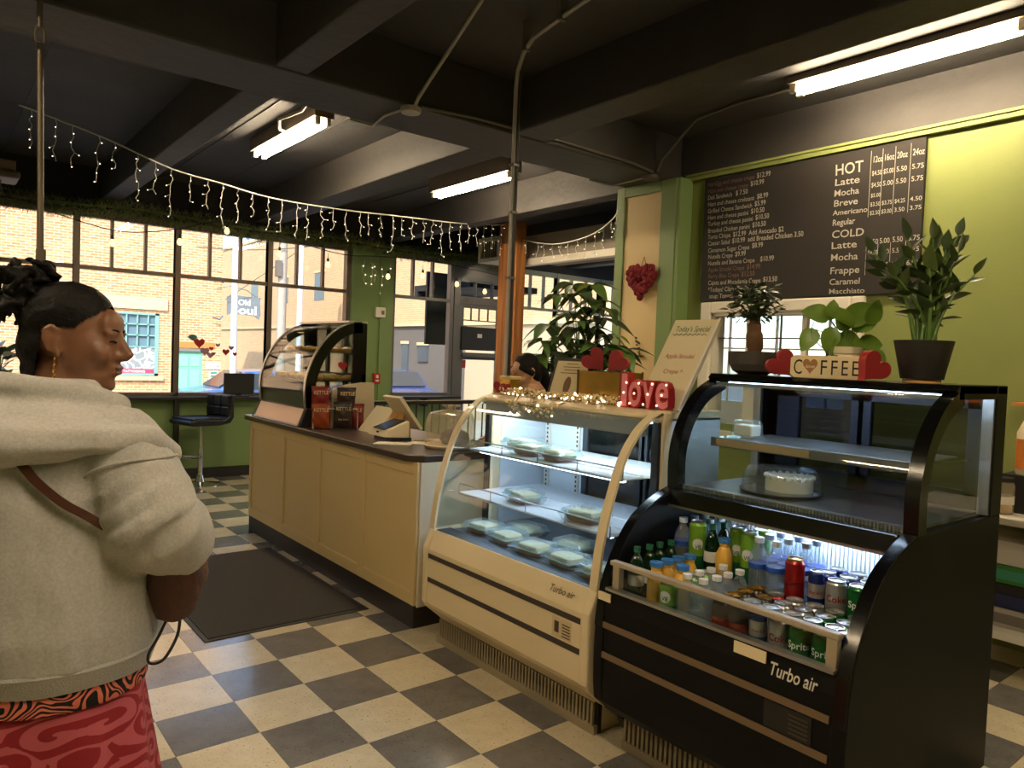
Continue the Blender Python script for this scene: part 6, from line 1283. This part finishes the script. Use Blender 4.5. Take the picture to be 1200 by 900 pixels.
mb.tube([(.295, .06, 1.235), (.29, .0, 1.275), (.235, -.09, 1.28), (.125, -.165, 1.26), (0, -.19, 1.235), (-.11, -.165, 1.255), (-.20, -.08, 1.275), (-.245, .02, 1.275), (-.24, .08, 1.24)], [.022, .030, .033, .034, .035, .034, .033, .03, .02], 12)
mb.tube([(.11, .10, 1.30), (.155, .05, 1.335), (.135, -.04, 1.365), (.06, -.10, 1.385), (-.03, -.10, 1.385), (-.10, -.04, 1.365), (-.12, .05, 1.335), (-.08, .10, 1.30)], [.02, .026, .03, .03, .03, .03, .026, .02], 12)
hd = melted(mb, 'hood', M_hood, .007, 3); ruffle(hd, ((7, 9, .010), (16, 16, .005))); piece('hood', hd, wm)
mb = MB(); mb.loft([(0, 0, .750, .232, .192), (0, 0, .754, .246, .205), (0, 0, .80, .262, .220), (0, 0, .806, .258, .216)], 44); hem = mb.mesh('hoodie_hem', mat('heather_grey_rib', (180, 178, 175), .95, var=.12, scale=120, bump=.4, bscale=260), 50); ruffle(hem, ((6, 3.0, .010),)); piece('hoodie_hem', hem, wm)
mb = MB(); ax = (ER-SR).normalized(); u_ = ax.orthogonal().normalized(); v_ = ax.cross(u_); cc_ = SR.lerp(ER, .40)
mb.tube([cc_+(u_*math.cos(t)+v_*math.sin(t))*.0985+ax*.012*math.sin(2*t) for t in [2*PI*i/28 for i in range(28)]], .003, 6, closed=True); mb.build('sleeve_seam', M_hood, wm, local=True, smooth=60)
def tribal(name, base, top, sc):
    m, nt, p, L = nodemat(name); tc = nt.nodes.new('ShaderNodeTexCoord'); no = nt.nodes.new('ShaderNodeTexNoise'); no.inputs['Scale'].default_value = sc*.6; no.inputs['Detail'].default_value = 1; L.new(tc.outputs['Object'], no.inputs[0])
    mx = nt.nodes.new('ShaderNodeMix'); mx.data_type = 'VECTOR'; mx.inputs['Factor'].default_value = .25; L.new(tc.outputs['Object'], mx.inputs[4]); L.new(no.outputs['Color'], mx.inputs[5])
    w = nt.nodes.new('ShaderNodeTexWave'); w.wave_type = 'RINGS'; w.inputs['Scale'].default_value = sc; w.inputs['Distortion'].default_value = 12; w.inputs['Detail'].default_value = 1.5; w.inputs['Detail Scale'].default_value = .9; L.new(mx.outputs[1], w.inputs[0])
    r = ramp(nt, [(.0, base), (.48, base), (.53, top), (1, top)]); L.new(w.outputs['Fac'], r.inputs[0]); L.new(r.outputs[0], p.inputs['Base Color']); p.inputs['Roughness'].default_value = .85
    return m
mb = MB(); n = 72; rings = []
for z, rx, ry, amp in ((.755, .222, .185, .001), (.70, .232, .195, .003), (.55, .25, .22, .009), (.40, .265, .245, .015), (.25, .28, .262, .02), (.10, .295, .28, .026)):
    rings.append([((rx+amp*math.sin(9*a))*math.cos(a), (ry+amp*math.sin(9*a))*math.sin(a), z) for a in [2*PI*i/n for i in range(n)]])
vs = sum(rings, []); fs = [(j*n+i, j*n+(i+1) % n, (j+1)*n+(i+1) % n, (j+1)*n+i) for j in range(len(rings)-1) for i in range(n)]
def spiral_mat():
    m, nt, p, L = nodemat('red_spiral_cotton'); N = nt.nodes.new
    tc = N('ShaderNodeTexCoord'); se = N('ShaderNodeSeparateXYZ'); L.new(tc.outputs['Object'], se.inputs[0])
    no = N('ShaderNodeTexNoise'); no.inputs['Scale'].default_value = 7; no.inputs['Detail'].default_value = 1; L.new(tc.outputs['Object'], no.inputs[0])
    mz = N('ShaderNodeMath'); mz.operation = 'MULTIPLY_ADD'; mz.inputs[1].default_value = -.55; L.new(se.outputs[1], mz.inputs[0]); L.new(se.outputs[0], mz.inputs[2])
    mw = N('ShaderNodeMath'); mw.operation = 'MULTIPLY_ADD'; mw.inputs[1].default_value = .03; L.new(no.outputs['Fac'], mw.inputs[0]); L.new(se.outputs[2], mw.inputs[2])
    cb_ = N('ShaderNodeCombineXYZ'); L.new(mz.outputs[0], cb_.inputs[0]); L.new(mw.outputs[0], cb_.inputs[1])
    vo = N('ShaderNodeTexVoronoi'); vo.voronoi_dimensions = '2D'; vo.inputs['Scale'].default_value = 12; L.new(cb_.outputs[0], vo.inputs['Vector'])
    df = N('ShaderNodeVectorMath'); df.operation = 'SUBTRACT'; L.new(cb_.outputs[0], df.inputs[0]); L.new(vo.outputs['Position'], df.inputs[1])
    s2 = N('ShaderNodeSeparateXYZ'); L.new(df.outputs[0], s2.inputs[0]); ln = N('ShaderNodeVectorMath'); ln.operation = 'LENGTH'; L.new(df.outputs[0], ln.inputs[0])
    at_ = N('ShaderNodeMath'); at_.operation = 'ARCTAN2'; L.new(s2.outputs[1], at_.inputs[0]); L.new(s2.outputs[0], at_.inputs[1])
    ma = N('ShaderNodeMath'); ma.operation = 'MULTIPLY_ADD'; ma.inputs[1].default_value = 200; L.new(ln.outputs['Value'], ma.inputs[0]); L.new(at_.outputs[0], ma.inputs[2])
    si = N('ShaderNodeMath'); si.operation = 'SINE'; L.new(ma.outputs[0], si.inputs[0])
    r = ramp(nt, [(.0, (146, 28, 38)), (.48, (146, 28, 38)), (.54, (188, 86, 98)), (1, (188, 86, 98))])
    mr = N('ShaderNodeMapRange'); mr.inputs['From Min'].default_value = -1; L.new(si.outputs[0], mr.inputs[0]); L.new(mr.outputs[0], r.inputs[0]); L.new(r.outputs[0], p.inputs['Base Color']); p.inputs['Roughness'].default_value = .85
    return m
mb.add(vs, fs); mb.build('skirt', spiral_mat(), wm, local=True, smooth=60)
mb = MB(); mb.loft([(0, 0, .712, .236, .199), (0, 0, .716, .240, .203), (0, 0, .765, .236, .198), (0, 0, .77, .23, .19)], 48); mb.build('waistband', tribal('black_coral_print', (16, 14, 14), (224, 122, 98), 17), wm, local=True, smooth=50)
for s in (-1, 1): MB().prism([(s*.085-.045, -.07), (s*.085+.045, -.07), (s*.085+.05, .10), (s*.085+.02, .17), (s*.085-.03, .17), (s*.085-.05, .10)], 'z', 0, .016).build('sandal', M_kick, wm, local=True)
# hair: swept-back cap cut along the hairline, and a curly bun
mb = MB()
mb.ell((0, -.018, .037), (.0785, .0985, .0865), 28, 20); mb.ell((0, -.045, -.02), (.072, .070, .075), 24, 14); mb.ell((0, -.058, -.07), (.052, .048, .05), 16, 10)
me = melted(mb, 'hair_cap', M_hair, .005, 4)
bm = bmesh.new(); bm.from_mesh(me)
def infront(v): return v.co.y > .022+.66*v.co.z+.003*_ns.noise(v.co*60)+max(0, abs(v.co.x)-.05)*-.6+(.02 if v.co.z > .09 else 0) or (v.co.z < -.012 and v.co.y > -.042+.25*min(0, v.co.z+.03)) or (abs(v.co.x) > .062 and -.045 < v.co.z < .022 and v.co.y > -.040)
bmesh.ops.delete(bm, geom=[v for v in bm.verts if infront(v)], context='VERTS'); bm.to_mesh(me); bm.free()
me.transform(Hm); ruffle(me, ((45, 45, .0022), (110, 60, .0012)))
piece('hair', me, wm)
mb = MB(); mb.M = Hm @ Matrix.Translation((.0, -.105, .088))
mb.ell((0, 0, 0), (.048, .048, .048), 14, 10)
for k in range(70):
    c = Vector((rnd(-1, 1), rnd(-1, 1), rnd(-.9, 1))).normalized()*rnd(.040, .068); ax = Vector((rnd(-1, 1), rnd(-1, 1), rnd(-1, 1))).normalized(); u_ = ax.orthogonal().normalized(); v_ = ax.cross(u_); r = rnd(.012, .022); t0 = rnd(0, 6)
    mb.tube([c+(u_*math.cos(t0+q*.6)+v_*math.sin(t0+q*.6))*r+ax*(q-4)*.003 for q in range(9)], [.005]+[.0072]*7+[.003], 6)
for k in range(16):
    c = Vector((rnd(-.5, .5)*.06, -.055+rnd(-.02, .01), -.045+rnd(-.05, .02))); mb.tube([c+Vector((.014*math.sin(q), -.004*q, -.011*q+.012*math.cos(q))) for q in range(7)], [.006]*6+[.003], 6)
piece('hair_bun', melted(mb, 'hair_bun', M_hair, .0042, 1), wm)
mb = MB(); mb.M = Hm
for s in (-1, 1): mb.tube([(s*(.016+.006*q), .0885-.0014*q*q*.6, .0005-.0012*abs(q-2)) for q in range(5)], .0022, 5)
mb.build('eyelashes', M_hair, wm, local=True)
mb = MB(); mb.M = Hm
for s in (-1, 1): mb.tube([(s*(.012+.008*q), .0915-.0015*q*q*.55, .022+.003*math.sin(q*.8)) for q in range(5)], [.0016, .0024, .0024, .002, .001], 6)
mb.build('eyebrows', M_hair, wm, local=True)
mb = MB(); mb.M = Hm; mb.ell((0, .0935, -.0575), (.020, .0055, .0048), 14, 8); mb.ell((0, .0915, -.0685), (.017, .0055, .005), 14, 8); mb.build('lips', mat('muted_rose_lips', (112, 62, 54), .4), wm, local=True, smooth=60)
mb = MB(); mb.M = Hm
for k in range(6): mb.tube([(.080+.004*math.cos(a), -.006, -.048-.011*k+.006*math.sin(a)) for a in [2*PI*i/10 for i in range(10)]], .0014, 5, closed=True)
mb.build('earring', mat('gold_metal', (206, 160, 84), .25, metal=1), wm, local=True)
# shoulder bag
bg = thing('shoulder_bag', WO, 'brown leather crossbody pouch with a black wrist loop held by the woman', 'bag', rz=PH-PI/2)
M_bagl = mat('brown_leather', (74, 40, 26), .5, var=.3, scale=20, bump=.2)
mb = MB(); mb.loft([(.305, .075, .862, .018, .030), (.300, .078, .872, .028, .05), (.294, .085, .94, .042, .072), (.292, .08, 1.0, .036, .07), (.292, .07, 1.03, .02, .06)], 20, 0, .7); mb.build('pouch', M_bagl, bg, local=True, smooth=40)
mb = MB(); mb.loft([(.314, .08, .872, .010, .024), (.322, .08, .90, .014, .040), (.324, .08, 1.0, .012, .042)], 16, 0, .7); mb.build('front_pocket', M_bagl, bg, local=True, smooth=40)
MB().tube([(.330, .05, .985), (.338, .08, .988), (.332, .12, .985)], .0035, 6).build('zip', M_chrome, bg, local=True)
mb = MB(); mb.tube(smooth3([(.298, .06, .88), (.285, .04, .83), (.276, .02, .795), (.285, .015, .778), (.308, .03, .785), (.318, .06, .83), (.316, .07, .875)], 5), .0036, 6); mb.build('wrist_loop', M_kick, bg, local=True, smooth=60)
def back_y(x, z):
    """back surface of the hoodie at height z"""
    tab = [(.70, .24, .2), (.87, .272, .222), (.96, .265, .212), (1.06, .258, .20), (1.15, .256, .19), (1.23, .245, .17), (1.29, .215, .16)]
    for a, b in zip(tab, tab[1:]):
        if a[0] <= z <= b[0]: t = (z-a[0])/(b[0]-a[0]); rx = a[1]+(b[1]-a[1])*t; ry = a[2]+(b[2]-a[2])*t; return -.008-ry*math.sqrt(max(0, 1-(x/rx)**2))
    return -.15
pts = [(.04, 0, 1.285), (.08, 0, 1.27), (.119, 0, 1.243), (.150, 0, 1.208), (.18, 0, 1.177), (.205, 0, 1.152), (.228, 0, 1.128)]
pts = [(p[0], back_y(p[0], p[2])-.016, p[2]) for p in pts]+[(.262, -.075, 1.09), (.272, .0, 1.05), (.28, .08, 1.02)]
mb = MB(); P = smooth3(pts, 3)
vs = []; fs = []
for i, p in enumerate(P):
    d = (P[min(i+1, len(P)-1)]-P[max(i-1, 0)]).normalized(); nrm = Vector((p.x, p.y*1.2, 0)).normalized(); w_ = d.cross(nrm).normalized()*.0085
    vs += [p-w_, p+w_, p+w_+nrm*.006, p-w_+nrm*.006]
for i in range(len(P)-1):
    for q in range(4): fs.append((4*i+q, 4*i+(q+1) % 4, 4*i+4+(q+1) % 4, 4*i+4+q))
mb.add(vs, fs); mb.build('strap', M_bagl, bg, local=True, smooth=50)
# ---- cashier behind the counter
CO = (1.80, .02, 0); cs = thing('person', CO, 'dark-haired cashier in black looking down behind the white case', 'person', rz=math.radians(150)-PI/2); cs.scale = (.95, .95, .95)
Hc = Matrix.Translation((0, .06, 1.46)) @ Matrix.Rotation(math.radians(22), 4, 'Z') @ Matrix.Rotation(math.radians(-24), 4, 'X')
mb = MB(); head_parts(mb, Hc)
mb.loft([(0, 0, .82, .15, .11), (0, 0, .95, .155, .115), (0, 0, 1.05, .14, .11), (0, .01, 1.18, .155, .11), (0, 0, 1.27, .14, .085), (0, .005, 1.33, .07, .06), (0, .01, 1.37, .05, .05)], 24)
for sgn in (1, -1):
    a, b, c_ = Vector((sgn*.16, 0, 1.26)), Vector((sgn*.21, .03, 1.02)), Vector((sgn*.12, .24, 1.0))
    mb.tube([a, a.lerp(b, .5), b], [.05, .044, .038], 12); mb.ell(b, .038, 10, 8); mb.tube([b, b.lerp(c_, .4), c_], [.038, .036, .025], 12); hand_parts(mb, c_, (c_-b), Vector((-sgn, .2, 0)), Vector((0, 0, 1)), .5)
    x = sgn*.08; mb.tube([(x, 0, .86), (x, .02, .46), (x, 0, .08)], [.08, .055, .036], 14); mb.tube([(x, -.03, .04), (x, .06, .035), (x, .14, .025)], [.032, .034, .024], 10)
piece('body', melted(mb, 'cashier_body', M_skin2, .007, 5), cs)
mb = MB(); mb.loft([(0, 0, .80, .175, .135), (0, 0, .95, .172, .13), (0, 0, 1.05, .155, .125), (0, .01, 1.18, .17, .125), (0, 0, 1.27, .155, .10), (0, 0, 1.32, .085, .075), (0, .005, 1.345, .065, .065)], 28)
for sgn in (1, -1): mb.tube([(sgn*.14, 0, 1.265), (sgn*.175, .01, 1.16), (sgn*.195, .02, 1.09)], [.065, .062, .06], 14)
piece('shirt', melted(mb, 'cashier_shirt', mat('black_cotton', (30, 26, 27), .9), .010, 3), cs)
mb = MB(); mb.loft([(0, 0, .06, .12, .09), (0, 0, .45, .14, .10), (0, 0, .84, .165, .125)], 24); mb.build('trousers', mat('dark_denim', (34, 36, 46), .9), cs, local=True, smooth=50)
mb = MB(); mb.M = Hc; mb.ell((0, -.030, .038), (.080, .094, .088), 20, 14); mb.ell((0, -.055, -.03), (.072, .06, .08), 16, 10); mb.tube([(0, -.11, .0), (0, -.14, -.08), (.01, -.13, -.18), (.01, -.12, -.26)], [.035, .04, .035, .012], 12)
for s in (-1, 1): mb.tube([(s*.05, .062, .06), (s*.070, .025, .03), (s*.072, -.02, -.02)], [.012, .02, .022], 8)
piece('hair', melted(mb, 'cashier_hair', M_hair, .007, 3), cs)
mb = MB(); mb.M = Hc
for s in (-1, 1): mb.tube([(s*(.012+.008*q), .0925-.0015*q*q*.55, .023+.003*math.sin(q*.8)) for q in range(5)], .0025, 6); mb.tube([(s*(.016+.006*q), .0895-.0014*q*q*.6, .0035) for q in range(5)], .002, 5)
mb.build('eyebrows', M_hair, cs, local=True); mb = MB(); mb.M = Hc; mb.ell((0, .0945, -.0575), (.021, .0065, .0052), 14, 8); mb.ell((0, .0925, -.0685), (.018, .0065, .0055), 14, 8); mb.build('lips', mat('muted_rose_lips'), cs, local=True, smooth=60)
